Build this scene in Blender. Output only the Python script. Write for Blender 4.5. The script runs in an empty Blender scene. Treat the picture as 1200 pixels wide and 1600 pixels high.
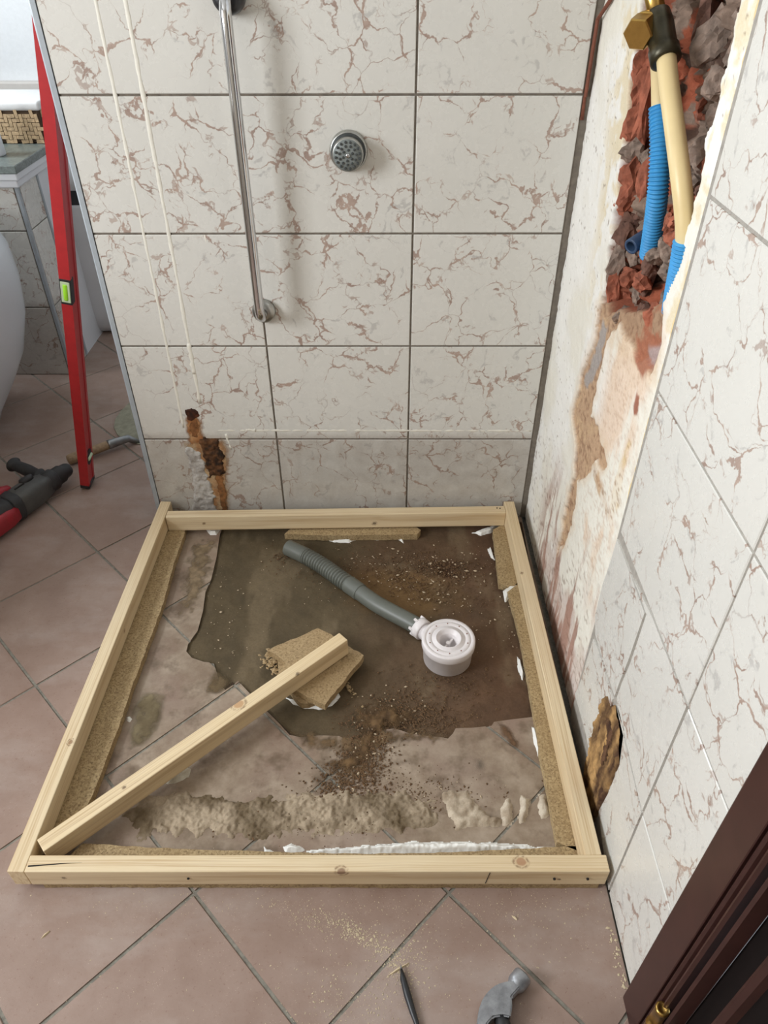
import bpy, bmesh, math, random
import numpy as np
from mathutils import Vector, Matrix, Quaternion
from mathutils import noise as mnoise
from mathutils.geometry import delaunay_2d_cdt

scene = bpy.context.scene
COL = scene.collection
random.seed(7)

# ------------------------------------------------------------------ camera
XR = 0.6519                      # face of the right wall tiles
cam_d = bpy.data.cameras.new('camera')
cam = bpy.data.objects.new('camera', cam_d)
COL.objects.link(cam)
scene.camera = cam
cam_d.sensor_fit = 'VERTICAL'
cam_d.sensor_height = 24.0
cam_d.lens = 24.0 * 1134.24 / 1600.0
cam_d.clip_start = 0.02
cam.location = (0.2766, -1.5509, 1.2663)
PITCH, YAW, ROLL = 0.6773, 0.0033, -0.0019
_f = Vector((-math.sin(YAW) * math.cos(PITCH), math.cos(YAW) * math.cos(PITCH), -math.sin(PITCH)))
_r = Vector((math.cos(YAW), math.sin(YAW), 0.0))
_u = _r.cross(_f)
_r2 = _r * math.cos(ROLL) + _u * math.sin(ROLL)
_u2 = _u * math.cos(ROLL) - _r * math.sin(ROLL)
cam.rotation_euler = Matrix((_r2, _u2, -_f)).transposed().to_euler()

# ------------------------------------------------------------------ world, window light, exposure
world = bpy.data.worlds.new('world')
scene.world = world
world.use_nodes = True
world.node_tree.nodes['Background'].inputs[0].default_value = (0.80, 0.90, 1.0, 1)
world.node_tree.nodes['Background'].inputs[1].default_value = 1.5

WIN_Y0, WIN_Y1, WIN_Z0, WIN_Z1, WIN_X = -1.92, -1.02, 0.95, 2.05, -1.75
la = bpy.data.lights.new('window_daylight', 'AREA')
la.shape = 'RECTANGLE'
la.size = WIN_Z1 - WIN_Z0 - 0.1
la.size_y = WIN_Y1 - WIN_Y0 - 0.1
la.energy = 50.0
la.color = (0.945, 0.975, 1.0)
lo = bpy.data.objects.new('window_daylight', la)
COL.objects.link(lo)
lo.location = (WIN_X - 0.03, (WIN_Y0 + WIN_Y1) / 2, (WIN_Z0 + WIN_Z1) / 2)
lo.rotation_euler = (0, math.radians(-90), 0)     # shines along +x

# a second, smaller window further down the same wall, beyond the partition
W2 = (0.45, 1.10, 1.05, 2.05)
lb = bpy.data.lights.new('far_window_daylight', 'AREA')
lb.shape = 'RECTANGLE'
lb.size, lb.size_y = W2[3] - W2[2] - 0.1, W2[1] - W2[0] - 0.1
lb.energy = 25.0
lb.color = (0.90, 0.96, 1.0)
lbo = bpy.data.objects.new('far_window_daylight', lb)
COL.objects.link(lbo)
lbo.location = (WIN_X - 0.03, (W2[0] + W2[1]) / 2, (W2[2] + W2[3]) / 2)
lbo.rotation_euler = (0, math.radians(-90), 0)

scene.view_settings.view_transform = 'Standard'
scene.view_settings.look = 'None'
scene.view_settings.gamma = 1.0
scene.view_settings.use_curve_mapping = False
scene.view_settings.exposure = 0.16

# ------------------------------------------------------------------ materials
def lin(c):
    def g(v):
        v /= 255.0
        return v / 12.92 if v <= 0.04045 else ((v + 0.055) / 1.055) ** 2.4
    return (g(c[0]), g(c[1]), g(c[2]), 1.0)

class NT:
    def __init__(self, name, rough=0.5, metal=0.0, spec=0.5):
        self.m = bpy.data.materials.new(name)
        self.m.use_nodes = True
        self.t = self.m.node_tree
        self.b = self.t.nodes['Principled BSDF']
        self.b.inputs['Roughness'].default_value = rough
        self.b.inputs['Metallic'].default_value = metal
        self.b.inputs['Specular IOR Level'].default_value = spec
    def put(self, sock, v):
        if isinstance(v, bpy.types.NodeSocket):
            self.t.links.new(v, sock)
        elif v is not None:
            if hasattr(sock.default_value, '__len__') and not hasattr(v, '__len__'):
                v = (v,) * len(sock.default_value)
            if hasattr(v, '__len__') and hasattr(sock.default_value, '__len__') and len(v) > len(sock.default_value):
                v = v[:len(sock.default_value)]
            sock.default_value = v
    def n(self, typ, ins=None, **props):
        nd = self.t.nodes.new(typ)
        for k, v in props.items():
            setattr(nd, k, v)
        for k, v in (ins or {}).items():
            self.put(nd.inputs[k], v)
        return nd
    def coord(self, kind='Object'):
        return self.n('ShaderNodeTexCoord').outputs[kind]
    def pos(self):
        return self.n('ShaderNodeNewGeometry').outputs['Position']
    def noise(self, vec, scale, detail=3, rough=0.55, out='Fac', dist=0.0):
        return self.n('ShaderNodeTexNoise', {'Vector': vec, 'Scale': scale, 'Detail': detail, 'Roughness': rough, 'Distortion': dist}).outputs[out]
    def voro(self, vec, scale, feature='F1', out='Distance', rnd=1.0):
        return self.n('ShaderNodeTexVoronoi', {'Vector': vec, 'Scale': scale, 'Randomness': rnd}, feature=feature).outputs[out]
    def math(self, op, a, b=None, c=None, clamp=False):
        nd = self.n('ShaderNodeMath', {0: a}, operation=op, use_clamp=clamp)
        if b is not None: self.put(nd.inputs[1], b)
        if c is not None: self.put(nd.inputs[2], c)
        return nd.outputs[0]
    def vmath(self, op, a, b=None, out=0):
        nd = self.n('ShaderNodeVectorMath', {0: a}, operation=op)
        if b is not None: self.put(nd.inputs[1], b)
        return nd.outputs[out]
    def scale(self, v, s):
        return self.vmath('MULTIPLY', v, s if hasattr(s, '__len__') else (s, s, s))
    def mrange(self, v, a, b, c=0.0, d=1.0, smooth=False):
        nd = self.n('ShaderNodeMapRange', {'Value': v, 'From Min': a, 'From Max': b, 'To Min': c, 'To Max': d})
        if smooth: nd.interpolation_type = 'SMOOTHSTEP'
        return nd.outputs[0]
    def mix(self, fac, a, b, blend='MIX'):
        nd = self.n('ShaderNodeMix', data_type='RGBA', blend_type=blend)
        self.put(nd.inputs[0], fac); self.put(nd.inputs[6], a); self.put(nd.inputs[7], b)
        return nd.outputs[2]
    def bump(self, h, strength=0.3, dist=0.002):
        nd = self.n('ShaderNodeBump', {'Height': h, 'Strength': strength, 'Distance': dist})
        self.t.links.new(nd.outputs[0], self.b.inputs['Normal'])
    def color(self, c): self.put(self.b.inputs['Base Color'], c)
    def rough(self, c): self.put(self.b.inputs['Roughness'], c)
    def rand(self): return self.n('ShaderNodeObjectInfo').outputs['Random']
    def sep(self, v):
        nd = self.n('ShaderNodeSeparateXYZ', {0: v}); return nd.outputs
    def comb(self, x, y, z):
        return self.n('ShaderNodeCombineXYZ', {0: x, 1: y, 2: z}).outputs[0]

def plain(name, c, rough=0.5, metal=0.0, var=0.12, scale=40.0, bump=0.0, spec=0.5):
    k = NT(name, rough, metal, spec)
    base = lin(c)
    v = k.noise(k.coord('Object'), scale, 4, 0.6)
    dark = tuple(x * (1 - var) for x in base[:3]) + (1,)
    lite = tuple(min(1, x * (1 + var)) for x in base[:3]) + (1,)
    k.color(k.mix(k.mrange(v, 0.3, 0.7), dark, lite))
    if bump: k.bump(v, bump, 0.002)
    return k.m

def marble(name):
    k = NT(name, 0.22, 0.0, 0.5)
    rnd = k.rand()
    off = k.vmath('SCALE', k.comb(3.1, 5.7, 4.3), None)
    k.put(off.node.inputs['Scale'], k.math('MULTIPLY', rnd, 7.0))
    p = k.vmath('ADD', k.coord('Object'), off)
    w = k.vmath('SUBTRACT', k.noise(p, 7.0, 3, 0.55, 'Color'), (0.5, 0.5, 0.5))
    w2 = k.vmath('SUBTRACT', k.noise(p, 34.0, 3, 0.6, 'Color'), (0.5, 0.5, 0.5))
    q = k.vmath('ADD', p, k.vmath('ADD', k.scale(w, 0.16), k.scale(w2, 0.030)))
    # reddish brown broken veins, feathered at their edges
    d1 = k.voro(q, 13.0, 'DISTANCE_TO_EDGE')
    body = k.mrange(k.noise(p, 24.0, 2, 0.5), 0.37, 0.75, 0.003, 0.058)
    gate = k.mrange(k.noise(k.vmath('ADD', p, (2.0, 1.0, 0.5)), 8.0, 2, 0.5), 0.365, 0.48)
    feather = k.mrange(k.noise(p, 95.0, 3, 0.75), 0.30, 0.70, 0.30, 1.6)
    th = k.math('MULTIPLY', k.math('MULTIPLY', body, gate), feather)
    v1 = k.math('MULTIPLY', k.math('SUBTRACT', th, d1), 60.0, clamp=True)
    # short spurs branching off
    d4 = k.voro(k.vmath('ADD', p, k.vmath('ADD', k.scale(w, 0.10), k.scale(w2, 0.03))), 31.0, 'DISTANCE_TO_EDGE')
    near = k.mrange(d1, 0.06, 0.20, 1.0, 0.0)
    t4 = k.math('MULTIPLY', k.math('MULTIPLY', k.mrange(k.noise(p, 40.0, 2), 0.47, 0.7, 0.0, 0.11), near), gate)
    v4 = k.math('MULTIPLY', k.math('SUBTRACT', t4, d4), 26.0, clamp=True)
    # thin greyish hairlines on the same net
    m2 = k.mrange(k.noise(p, 9.0, 2, 0.5), 0.44, 0.6, -0.01, 0.020)
    v2 = k.math('MULTIPLY', k.math('SUBTRACT', m2, d1), 50.0, clamp=True)
    # grey soft patches
    d3 = k.voro(k.vmath('ADD', q, (1.7, 0.4, 2.2)), 11.0, 'DISTANCE_TO_EDGE')
    m3 = k.math('MULTIPLY', k.mrange(k.noise(p, 22.0, 3, 0.6), 0.50, 0.76, 0.0, 0.085), feather)
    v3 = k.math('MULTIPLY', k.math('SUBTRACT', m3, d3), 30.0, clamp=True)
    base = k.mix(k.noise(p, 4.0, 2), lin((208, 206, 199)), lin((218, 216, 210)))
    c = k.mix(k.math('MULTIPLY', v3, 0.50), base, lin((166, 163, 160)))
    c = k.mix(k.math('MULTIPLY', v2, 0.50), c, lin((160, 148, 142)))
    tone = k.mix(k.mrange(k.noise(p, 30.0, 2), 0.3, 0.7), lin((138, 106, 92)), lin((170, 142, 126)))
    c = k.mix(k.math('MULTIPLY', k.math('MAXIMUM', v1, k.math('MULTIPLY', v4, 0.7)), 0.78), c, tone)
    # soap and lime dirt on the lowest row beside the old tray: a grey brown film up to the old silicone bead
    z = k.sep(k.pos())[2]
    dn = k.noise(k.pos(), 26.0, 5, 0.65)
    edge = k.mrange(k.math('ADD', z, k.math('MULTIPLY', dn, 0.03)), 0.275, 0.295, 1.0, 0.0)
    x = k.sep(k.pos())[1]
    inb = k.mrange(x, -0.05, -0.02, 0.0, 1.0)
    film = k.math('MULTIPLY', k.math('MULTIPLY', edge, inb), k.mrange(dn, 0.25, 0.75, 0.18, 0.55))
    c = k.mix(film, c, lin((128, 112, 98)))
    k.color(c)
    k.rough(k.mrange(dn, 0.3, 0.7, 0.20, 0.34))
    return k.m

def terracotta(name):
    k = NT(name, 0.5)
    p = k.pos()
    rnd = k.rand()
    n1 = k.noise(p, 9.0, 4, 0.6)
    n2 = k.noise(p, 160.0, 3, 0.7)
    base = k.mix(k.mrange(n1, 0.3, 0.7), lin((142, 118, 105)), lin((160, 138, 126)))
    base = k.mix(k.math('MULTIPLY', rnd, 0.25), base, lin((150, 128, 118)))
    base = k.mix(k.math('MULTIPLY', k.mrange(n2, 0.60, 0.72), 0.5), base, lin((120, 84, 66)))
    sp = k.mrange(k.voro(p, 260.0), 0.10, 0.16, 1.0, 0.0)
    spm = k.mrange(k.noise(p, 18.0, 2), 0.5, 0.62)
    base = k.mix(k.math('MULTIPLY', k.math('MULTIPLY', sp, spm), 0.55), base, lin((206, 188, 168)))
    # pale building dust wiped over the floor
    du = k.mrange(k.noise(k.scale(p, (1.0, 2.2, 1.0)), 3.0, 5, 0.62), 0.48, 0.78)
    base = k.mix(k.math('MULTIPLY', du, 0.50), base, lin((190, 180, 173)))
    bl = k.mrange(k.noise(k.vmath('ADD', p, (7.0, 3.0, 0.0)), 22.0, 5, 0.7), 0.5, 0.72)
    base = k.mix(k.math('MULTIPLY', bl, 0.28), base, lin((128, 100, 86)))
    # footprint of the old shower tray: cement film on the tiles
    s = k.sep(p)
    fx = k.math('MULTIPLY', k.mrange(s[0], -0.335, -0.30), k.mrange(s[0], 0.66, 0.64))
    fy = k.math('MULTIPLY', k.mrange(s[1], -0.955, -0.925), k.mrange(s[1], 0.0, -0.01))
    fp = k.math('MULTIPLY', fx, fy)
    cem = k.mix(k.mrange(k.noise(p, 14.0, 5, 0.65), 0.35, 0.66), lin((118, 100, 78)), lin((166, 150, 132)))
    base = k.mix(k.math('MULTIPLY', fp, k.mrange(k.noise(p, 7.0, 4, 0.6), 0.3, 0.55, 0.35, 0.92)), base, cem)
    st = k.mrange(k.noise(k.vmath('ADD', p, (4.0, 2.0, 0.0)), 11.0, 4, 0.65), 0.52, 0.66)
    base = k.mix(k.math('MULTIPLY', k.math('MULTIPLY', fp, st), 0.75), base, lin((92, 74, 55)))
    k.color(base)
    k.rough(k.mrange(n1, 0.3, 0.7, 0.42, 0.62))
    k.bump(k.math('ADD', n2, k.math('MULTIPLY', k.noise(p, 30.0, 3), 1.5)), 0.18, 0.0012)
    return k.m

def pine(name, knots=(), tint=(0, 0, 0)):
    """pine batten, its length along local x"""
    k = NT(name, 0.55)
    p = k.coord('Object')
    s = k.scale(p, (1.0, 1.0, 1.0))
    wob = k.scale(k.vmath('SUBTRACT', k.noise(k.scale(p, (3.0, 8.0, 8.0)), 1.0, 2, 0.5, 'Color'), (.5, .5, .5)), 0.010)
    q = k.vmath('ADD', p, wob)
    g1 = k.noise(k.scale(q, (1.6, 260.0, 90.0)), 1.0, 2, 0.5)
    g2 = k.noise(k.scale(q, (12.0, 700.0, 700.0)), 1.0, 3, 0.6)
    g3 = k.noise(k.scale(p, (4.0, 12.0, 12.0)), 1.0, 2, 0.5)
    A = lin((224 + tint[0], 204 + tint[1], 168 + tint[2])); B = lin((198, 170, 130)); Cc = lin((236, 222, 194))
    c = k.mix(k.mrange(g1, 0.46, 0.66), A, B)
    c = k.mix(k.mrange(g2, 0.35, 0.75, 0.0, 0.45), c, Cc)
    c = k.mix(k.mrange(g3, 0.35, 0.7, 0.0, 0.35), c, lin((205, 176, 130)))
    for kx, ky, kz, r, dark in knots:
        dv = k.scale(k.vmath('SUBTRACT', p, (kx, ky, kz)), (0.8, 1.0, 1.0))
        d = k.math('ADD', k.vmath('LENGTH', dv, None, 1), k.math('MULTIPLY', k.math('SUBTRACT', k.noise(p, 90.0, 2), 0.5), 0.004))
        core = k.mrange(d, r * 0.55, r * 0.8, 1.0, 0.0)
        ring = k.math('MULTIPLY', k.mrange(d, r * 0.7, r * 0.95, 0.0, 1.0), k.mrange(d, r, r * 1.25, 1.0, 0.0))
        c = k.mix(k.math('MULTIPLY', core, 0.75), c, lin(dark))
        c = k.mix(k.math('MULTIPLY', ring, k.mrange(k.noise(p, 160.0, 2), 0.4, 0.6, 0.1, 0.75)), c, lin((124, 88, 58)))
    k.color(c)
    k.bump(g2, 0.12, 0.0008)
    return k.m

def chip(name, c1=(146, 124, 90), c2=(186, 164, 124), c3=(104, 84, 58)):
    k = NT(name, 0.75)
    p = k.coord('Object')
    v = k.voro(p, 330.0, 'F1', 'Color')
    a = k.sep(v)[0]
    c = k.mix(a, lin(c1), lin(c2))
    c = k.mix(k.mrange(k.noise(p, 220.0, 2), 0.56, 0.66, 0.0, 0.7), c, lin(c3))
    c = k.mix(k.mrange(k.noise(p, 8.0, 3), 0.35, 0.7, 0.0, 0.35), c, lin((140, 112, 72)))
    k.color(c)
    k.bump(a, 0.25, 0.0012)
    return k.m

def attr_mat(name, rough=0.85, bump=0.5, scale=260.0):
    k = NT(name, rough, 0.0, 0.25)
    at = k.n('ShaderNodeAttribute', attribute_name='surface').outputs['Color']
    nz = k.noise(k.pos(), scale, 4, 0.65)
    k.color(k.mix(0.30, at, k.mix(nz, (0.10, 0.08, 0.07, 1), (1, 1, 1, 1)), 'OVERLAY'))
    k.bump(nz, bump, 0.002)
    return k.m

M = {}
M['marble'] = marble('marbled_wall_tile')
M['terracotta'] = terracotta('terracotta_floor_tile')
M['bed'] = plain('tile_bed_grout', (158, 152, 144), 0.9, 0, 0.2, 90)
M['grout'] = plain('grey_brown_grout', (116, 108, 98), 0.9, 0, 0.2, 90)
M['floor_grout'] = plain('floor_grout', (132, 128, 118), 0.9, 0, 0.3, 120, 0.3)
M['wall_white'] = plain('white_wall_plaster', (226, 228, 230), 0.85, 0, 0.03, 90, 0.25)
M['wall_beige'] = plain('beige_wall_tile', (176, 166, 152), 0.5, 0, 0.05, 30)
M['ceiling'] = plain('ceiling_white', (214, 212, 208), 0.9, 0, 0.02, 20)
M['trim_grey'] = plain('grey_plastic_edge', (165, 172, 178), 0.35, 0, 0.06, 30)
M['surface'] = attr_mat('stripped_wall_surface')
M['screed'] = attr_mat('screed_surface', 0.8, 0.35, 180.0)
def stain_mat(name):
    k = NT(name, 0.8, 0.0, 0.2)
    at = k.n('ShaderNodeAttribute', attribute_name='surface')
    nz = k.noise(k.pos(), 240.0, 4, 0.65)
    k.color(k.mix(0.30, at.outputs['Color'], k.mix(nz, (0.10, 0.08, 0.07, 1), (1, 1, 1, 1)), 'OVERLAY'))
    k.put(k.b.inputs['Alpha'], at.outputs['Alpha'])
    k.bump(nz, 0.4, 0.002)
    return k.m
M['stain'] = stain_mat('soaked_in_stain')
M['blobby'] = attr_mat('residue_surface', 0.8, 0.6, 300.0)
M['pine_back'] = pine('pine_batten_back', [(0.1, -0.0135, -0.008, 0.006, (70, 45, 28)), (-0.35, -0.0135, 0.0, 0.004, (110, 76, 46))])
M['pine_front'] = pine('pine_batten_front', [(0.336, 0.002, 0.023, 0.010, (164, 116, 82)), (0.040, -0.013, 0.020, 0.009, (120, 82, 60)), (-0.42, -0.014, 0.002, 0.004, (80, 56, 40)), (0.40, -0.014, -0.004, 0.003, (50, 36, 26))])
M['pine_left'] = pine('pine_batten_left', [(-0.25, -0.005, 0.023, 0.006, (140, 100, 66)), (0.05, -0.014, 0.0, 0.005, (150, 110, 70))])
M['pine_right'] = pine('pine_batten_right', [(0.2, 0.01, 0.023, 0.004, (120, 84, 54))])
M['pine_loose'] = pine('pine_batten_loose', [(0.07, 0.008, 0.023, 0.012, (186, 140, 96)), (-0.18, 0.0, 0.023, 0.004, (90, 60, 40)), (0.20, -0.012, 0.023, 0.004, (70, 48, 34))], (4, 2, -2))
M['chip'] = chip('chipboard')
M['chip_scrap'] = chip('chipboard_scrap', (150, 128, 94), (180, 156, 118), (114, 92, 64))
M['silicone'] = plain('white_adhesive', (236, 235, 230), 0.35, 0, 0.03, 60, 0.15)
M['caulk'] = plain('old_white_silicone', (226, 222, 210), 0.5, 0, 0.05, 80)
M['pvc_white'] = plain('white_plastic', (226, 220, 220), 0.4, 0, 0.03, 60)
M['pvc_grey'] = plain('grey_pvc', (100, 103, 96), 0.42, 0, 0.06, 30)
M['dark'] = plain('dark_inside', (30, 26, 24), 0.9, 0, 0.2, 40)
M['chrome'] = plain('chrome', (205, 206, 208), 0.10, 1.0, 0.02, 10)
M['chrome_dull'] = plain('limescaled_chrome', (176, 176, 172), 0.32, 1.0, 0.10, 60)
M['jet_grey'] = plain('grey_nozzle_plastic', (122, 128, 126), 0.45, 0.0, 0.15, 80)
M['jet_dark'] = plain('dark_nozzle_rubber', (58, 62, 62), 0.6, 0.0, 0.2, 80)
M['black_rubber'] = plain('black_rubber', (34, 34, 35), 0.55, 0.0, 0.2, 60)
M['black_gloss'] = plain('black_bracket_plastic', (38, 38, 42), 0.3, 0.0, 0.2, 60)
M['brass'] = plain('brass', (186, 152, 86), 0.28, 1.0, 0.12, 70)
M['bronze'] = plain('dark_bronzed_fitting', (62, 58, 44), 0.35, 0.6, 0.35, 60, 0.2)
M['pex'] = plain('cream_pex_pipe', (222, 200, 150), 0.38, 0, 0.04, 20)
M['conduit'] = plain('blue_corrugated_sleeve', (58, 150, 208), 0.5, 0, 0.12, 60)
M['conduit_dark'] = plain('dark_blue_pipe', (52, 74, 104), 0.45, 0, 0.3, 60)
M['conduit_grey'] = plain('dusty_violet_pipe', (150, 138, 140), 0.7, 0, 0.2, 90)
M['red'] = plain('red_powder_coat', (178, 40, 44), 0.4, 0, 0.08, 50)
M['red_tool'] = plain('red_tool_plastic', (150, 34, 44), 0.45, 0, 0.15, 60)
M['grey_tool'] = plain('grey_gear_housing', (78, 78, 76), 0.5, 0.1, 0.12, 60)
M['black_tool'] = plain('black_tool_plastic', (46, 45, 46), 0.6, 0, 0.2, 60)
M['vial'] = plain('green_vial', (168, 236, 60), 0.15, 0, 0.04, 40)
M['vial_case'] = plain('pale_vial_block', (196, 214, 176), 0.25, 0, 0.04, 40)
M['oldwood'] = plain('worn_wooden_handle', (150, 126, 98), 0.7, 0, 0.25, 90, 0.3)
M['steel'] = plain('worn_steel', (150, 152, 154), 0.38, 0.85, 0.2, 60, 0.1)
M['steel_dark'] = plain('worn_forged_steel', (150, 152, 156), 0.40, 0.55, 0.30, 55, 0.25)
M['trowel_blade'] = plain('cement_dusted_blade', (146, 144, 126), 0.75, 0.1, 0.2, 60, 0.2)
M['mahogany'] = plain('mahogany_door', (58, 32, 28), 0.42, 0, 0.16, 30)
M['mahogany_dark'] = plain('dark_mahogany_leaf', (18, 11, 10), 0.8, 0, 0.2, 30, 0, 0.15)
M['granite'] = plain('grey_green_granite', (104, 112, 108), 0.3, 0, 0.4, 120)
M['ceramic'] = plain('white_ceramic', (214, 218, 222), 0.18, 0, 0.01, 10)
M['white_plastic'] = plain('white_bin_plastic', (222, 224, 228), 0.4, 0, 0.02, 10)
M['rattan'] = plain('woven_rattan', (176, 150, 116), 0.7, 0, 0.3, 120, 0.3)
M['rattan_dark'] = plain('rattan_gap', (70, 54, 38), 0.9, 0, 0.2, 80)
M['linen'] = plain('white_linen', (226, 226, 226), 0.9, 0, 0.04, 60, 0.2)
M['ledge'] = plain('taupe_ledge', (206, 200, 194), 0.5, 0, 0.03, 30)
M['dirt_dark'] = plain('dark_dirt_in_joint', (58, 44, 32), 0.95, 0, 0.3, 200)
M['dirt'] = plain('brown_soil_crumb', (98, 74, 50), 0.95, 0, 0.35, 300)
M['crumb_light'] = plain('pale_mortar_crumb', (186, 168, 142), 0.95, 0, 0.3, 200)
M['sawdust'] = plain('sawdust', (202, 186, 156), 0.9, 0, 0.15, 200)
M['splinter'] = plain('pale_splinter', (214, 196, 162), 0.7, 0, 0.1, 200)
M['black_pen'] = plain('black_barrel', (36, 37, 40), 0.4, 0, 0.15, 60)
M['brick_red'] = plain('broken_terracotta_brick', (156, 92, 70), 0.95, 0, 0.45, 45, 0.9)
M['mortar_grey'] = plain('broken_mortar', (136, 118, 106), 0.95, 0, 0.5, 50, 1.0)
M['brick_dark'] = plain('sooty_old_brick', (108, 78, 66), 0.95, 0, 0.4, 70, 0.6)
M['rust_line'] = plain('rust_brown_sealant', (120, 70, 52), 0.8, 0, 0.2, 90)

# ------------------------------------------------------------------ object helpers
def link(name, me, mat=None, parent=None, loc=None, rot=None, smooth=False, kind=None, label=None, cat=None, group=None):
    o = bpy.data.objects.new(name, me)
    COL.objects.link(o)
    if me is not None and mat is not None and not me.materials:
        for mm in (mat if isinstance(mat, (list, tuple)) else [mat]):
            me.materials.append(M[mm] if isinstance(mm, str) else mm)
    if smooth and me is not None:
        me.polygons.foreach_set('use_smooth', [True] * len(me.polygons))
    if parent is not None: o.parent = parent
    if loc is not None: o.location = loc
    if rot is not None: o.rotation_euler = rot
    if kind: o['kind'] = kind
    if label: o['label'] = label
    if cat: o['category'] = cat
    if group: o['group'] = group
    return o

def empty(name, loc, label, cat, rot=None, group=None, kind=None):
    o = link(name, None, None, None, loc, rot, False, kind, label, cat, group)
    o.empty_display_size = 0.05
    return o

def mk(name, verts, faces):
    me = bpy.data.meshes.new(name)
    me.from_pydata([tuple(v) for v in verts], [], [tuple(f) for f in faces])
    me.update()
    return me

def from_bm(name, bm):
    me = bpy.data.meshes.new(name)
    bmesh.ops.recalc_face_normals(bm, faces=bm.faces)
    bm.to_mesh(me); bm.free()
    return me

def box(name, x0, x1, y0, y1, z0, z1, bev=0.0, seg=1):
    bm = bmesh.new()
    v = [bm.verts.new((x, y, z)) for z in (z0, z1) for y in (y0, y1) for x in (x0, x1)]
    for f in ((0, 2, 3, 1), (4, 5, 7, 6), (0, 1, 5, 4), (2, 6, 7, 3), (0, 4, 6, 2), (1, 3, 7, 5)):
        bm.faces.new([v[i] for i in f])
    if bev:
        bmesh.ops.bevel(bm, geom=list(bm.edges), offset=bev, segments=seg, affect='EDGES', profile=0.5)
    return from_bm(name, bm)

def lathe(name, prof, seg=32, axis='z', cap=True):
    """prof: (radius, height) pairs"""
    V, Fc = [], []
    n = len(prof)
    for r, h in prof:
        for i in range(seg):
            a = 2 * math.pi * i / seg
            V.append((r * math.cos(a), r * math.sin(a), h))
    for j in range(n - 1):
        for i in range(seg):
            a, b = j * seg + i, j * seg + (i + 1) % seg
            Fc.append((a, b, b + seg, a + seg))
    if cap:
        Fc.append(tuple(range(seg - 1, -1, -1)))
        Fc.append(tuple((n - 1) * seg + i for i in range(seg)))
    if axis == 'x': V = [(h, x, y) for x, y, h in V]
    if axis == 'y': V = [(y, h, x) for x, y, h in V]
    return mk(name, V, Fc)

def tube(name, pts, rad, seg=12, cap=True):
    """sweep a circle along pts; rad a number or one per point"""
    P = [Vector(p) for p in pts]
    n = len(P)
    R = rad if hasattr(rad, '__len__') else [rad] * n
    T = []
    for i in range(n):
        t = (P[min(i + 1, n - 1)] - P[max(i - 1, 0)])
        T.append(t.normalized())
    ref = Vector((0, 0, 1)) if abs(T[0].z) < 0.9 else Vector((1, 0, 0))
    u = T[0].cross(ref).normalized()
    V, Fc = [], []
    for i in range(n):
        u = (u - T[i] * u.dot(T[i])).normalized()
        w = T[i].cross(u)
        for k in range(seg):
            a = 2 * math.pi * k / seg
            V.append(P[i] + (u * math.cos(a) + w * math.sin(a)) * R[i])
    for i in range(n - 1):
        for k in range(seg):
            a, b = i * seg + k, i * seg + (k + 1) % seg
            Fc.append((a, b, b + seg, a + seg))
    if cap:
        Fc.append(tuple(range(seg - 1, -1, -1)))
        Fc.append(tuple((n - 1) * seg + k for k in range(seg)))
    return mk(name, V, Fc)

def spline(ctrl, n):
    """Catmull-Rom through control points"""
    c = [Vector(p) for p in ctrl]
    c = [c[0] * 2 - c[1]] + c + [c[-1] * 2 - c[-2]]
    out = []
    m = len(c) - 3
    for i in range(n):
        t = i / (n - 1) * m
        k = min(int(t), m - 1); f = t - k
        a, b, d, e = c[k:k + 4]
        out.append(0.5 * ((2 * b) + (d - a) * f + (2 * a - 5 * b + 4 * d - e) * f * f + (3 * b - a - 3 * d + e) * f ** 3))
    return out

def poly_prism(name, poly, h0, h1, plane='xy', chamfer=0.0):
    """extrude a (possibly concave) outline from h0 to h1; plane xy: h is z; xz: h is y; yz: h is x"""
    def P(a, b, h):
        return (a, b, h) if plane == 'xy' else (a, h, b) if plane == 'xz' else (h, a, b)
    bm = bmesh.new()
    f = bm.faces.new([bm.verts.new(P(a, b, h0)) for a, b in poly])
    r = bmesh.ops.extrude_face_region(bm, geom=[f])
    d = Vector(P(0, 0, h1 - h0))
    tv = [e for e in r['geom'] if isinstance(e, bmesh.types.BMVert)]
    bmesh.ops.translate(bm, vec=d, verts=tv)
    if chamfer:
        tf = [e for e in r['geom'] if isinstance(e, bmesh.types.BMFace)]
        ed = [e for ff in tf for e in ff.edges]
        bmesh.ops.bevel(bm, geom=ed, offset=chamfer, segments=1, affect='EDGES')
    return from_bm(name, bm)

def clip_half(poly, nx, ny, c):
    """keep the part of a convex polygon where nx*x + ny*y <= c"""
    out = []
    for i in range(len(poly)):
        a, b = poly[i], poly[(i + 1) % len(poly)]
        da, db = nx * a[0] + ny * a[1] - c, nx * b[0] + ny * b[1] - c
        if da <= 0: out.append(a)
        if (da < 0 < db) or (db < 0 < da):
            t = da / (da - db)
            out.append((a[0] + (b[0] - a[0]) * t, a[1] + (b[1] - a[1]) * t))
    return out

def subtract(poly, holes):
    """triangles of poly minus holes, split into connected pieces: list of (verts, tris)"""
    vs, fs = [], []
    for pl in [poly] + holes:
        fs.append(list(range(len(vs), len(vs) + len(pl))))
        vs += [Vector(p) for p in pl]
    ov, oe, of, _, _, orig = delaunay_2d_cdt(vs, [], fs, 0, 1e-6)
    keep = [f for f, o in zip(of, orig) if 0 in o and not any(i in o for i in range(1, len(fs)))]
    par = {}
    def find(a):
        while par.setdefault(a, a) != a: a = par[a]
        return a
    for f in keep:
        for b in f[1:]: par[find(f[0])] = find(b)
    groups = {}
    for f in keep: groups.setdefault(find(f[0]), []).append(f)
    res = []
    for g in groups.values():
        area = sum(abs((ov[f[1]] - ov[f[0]]).cross(ov[f[2]] - ov[f[0]])) / 2 for f in g)
        if area > 2e-5: res.append((ov, g, area))
    return res

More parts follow.
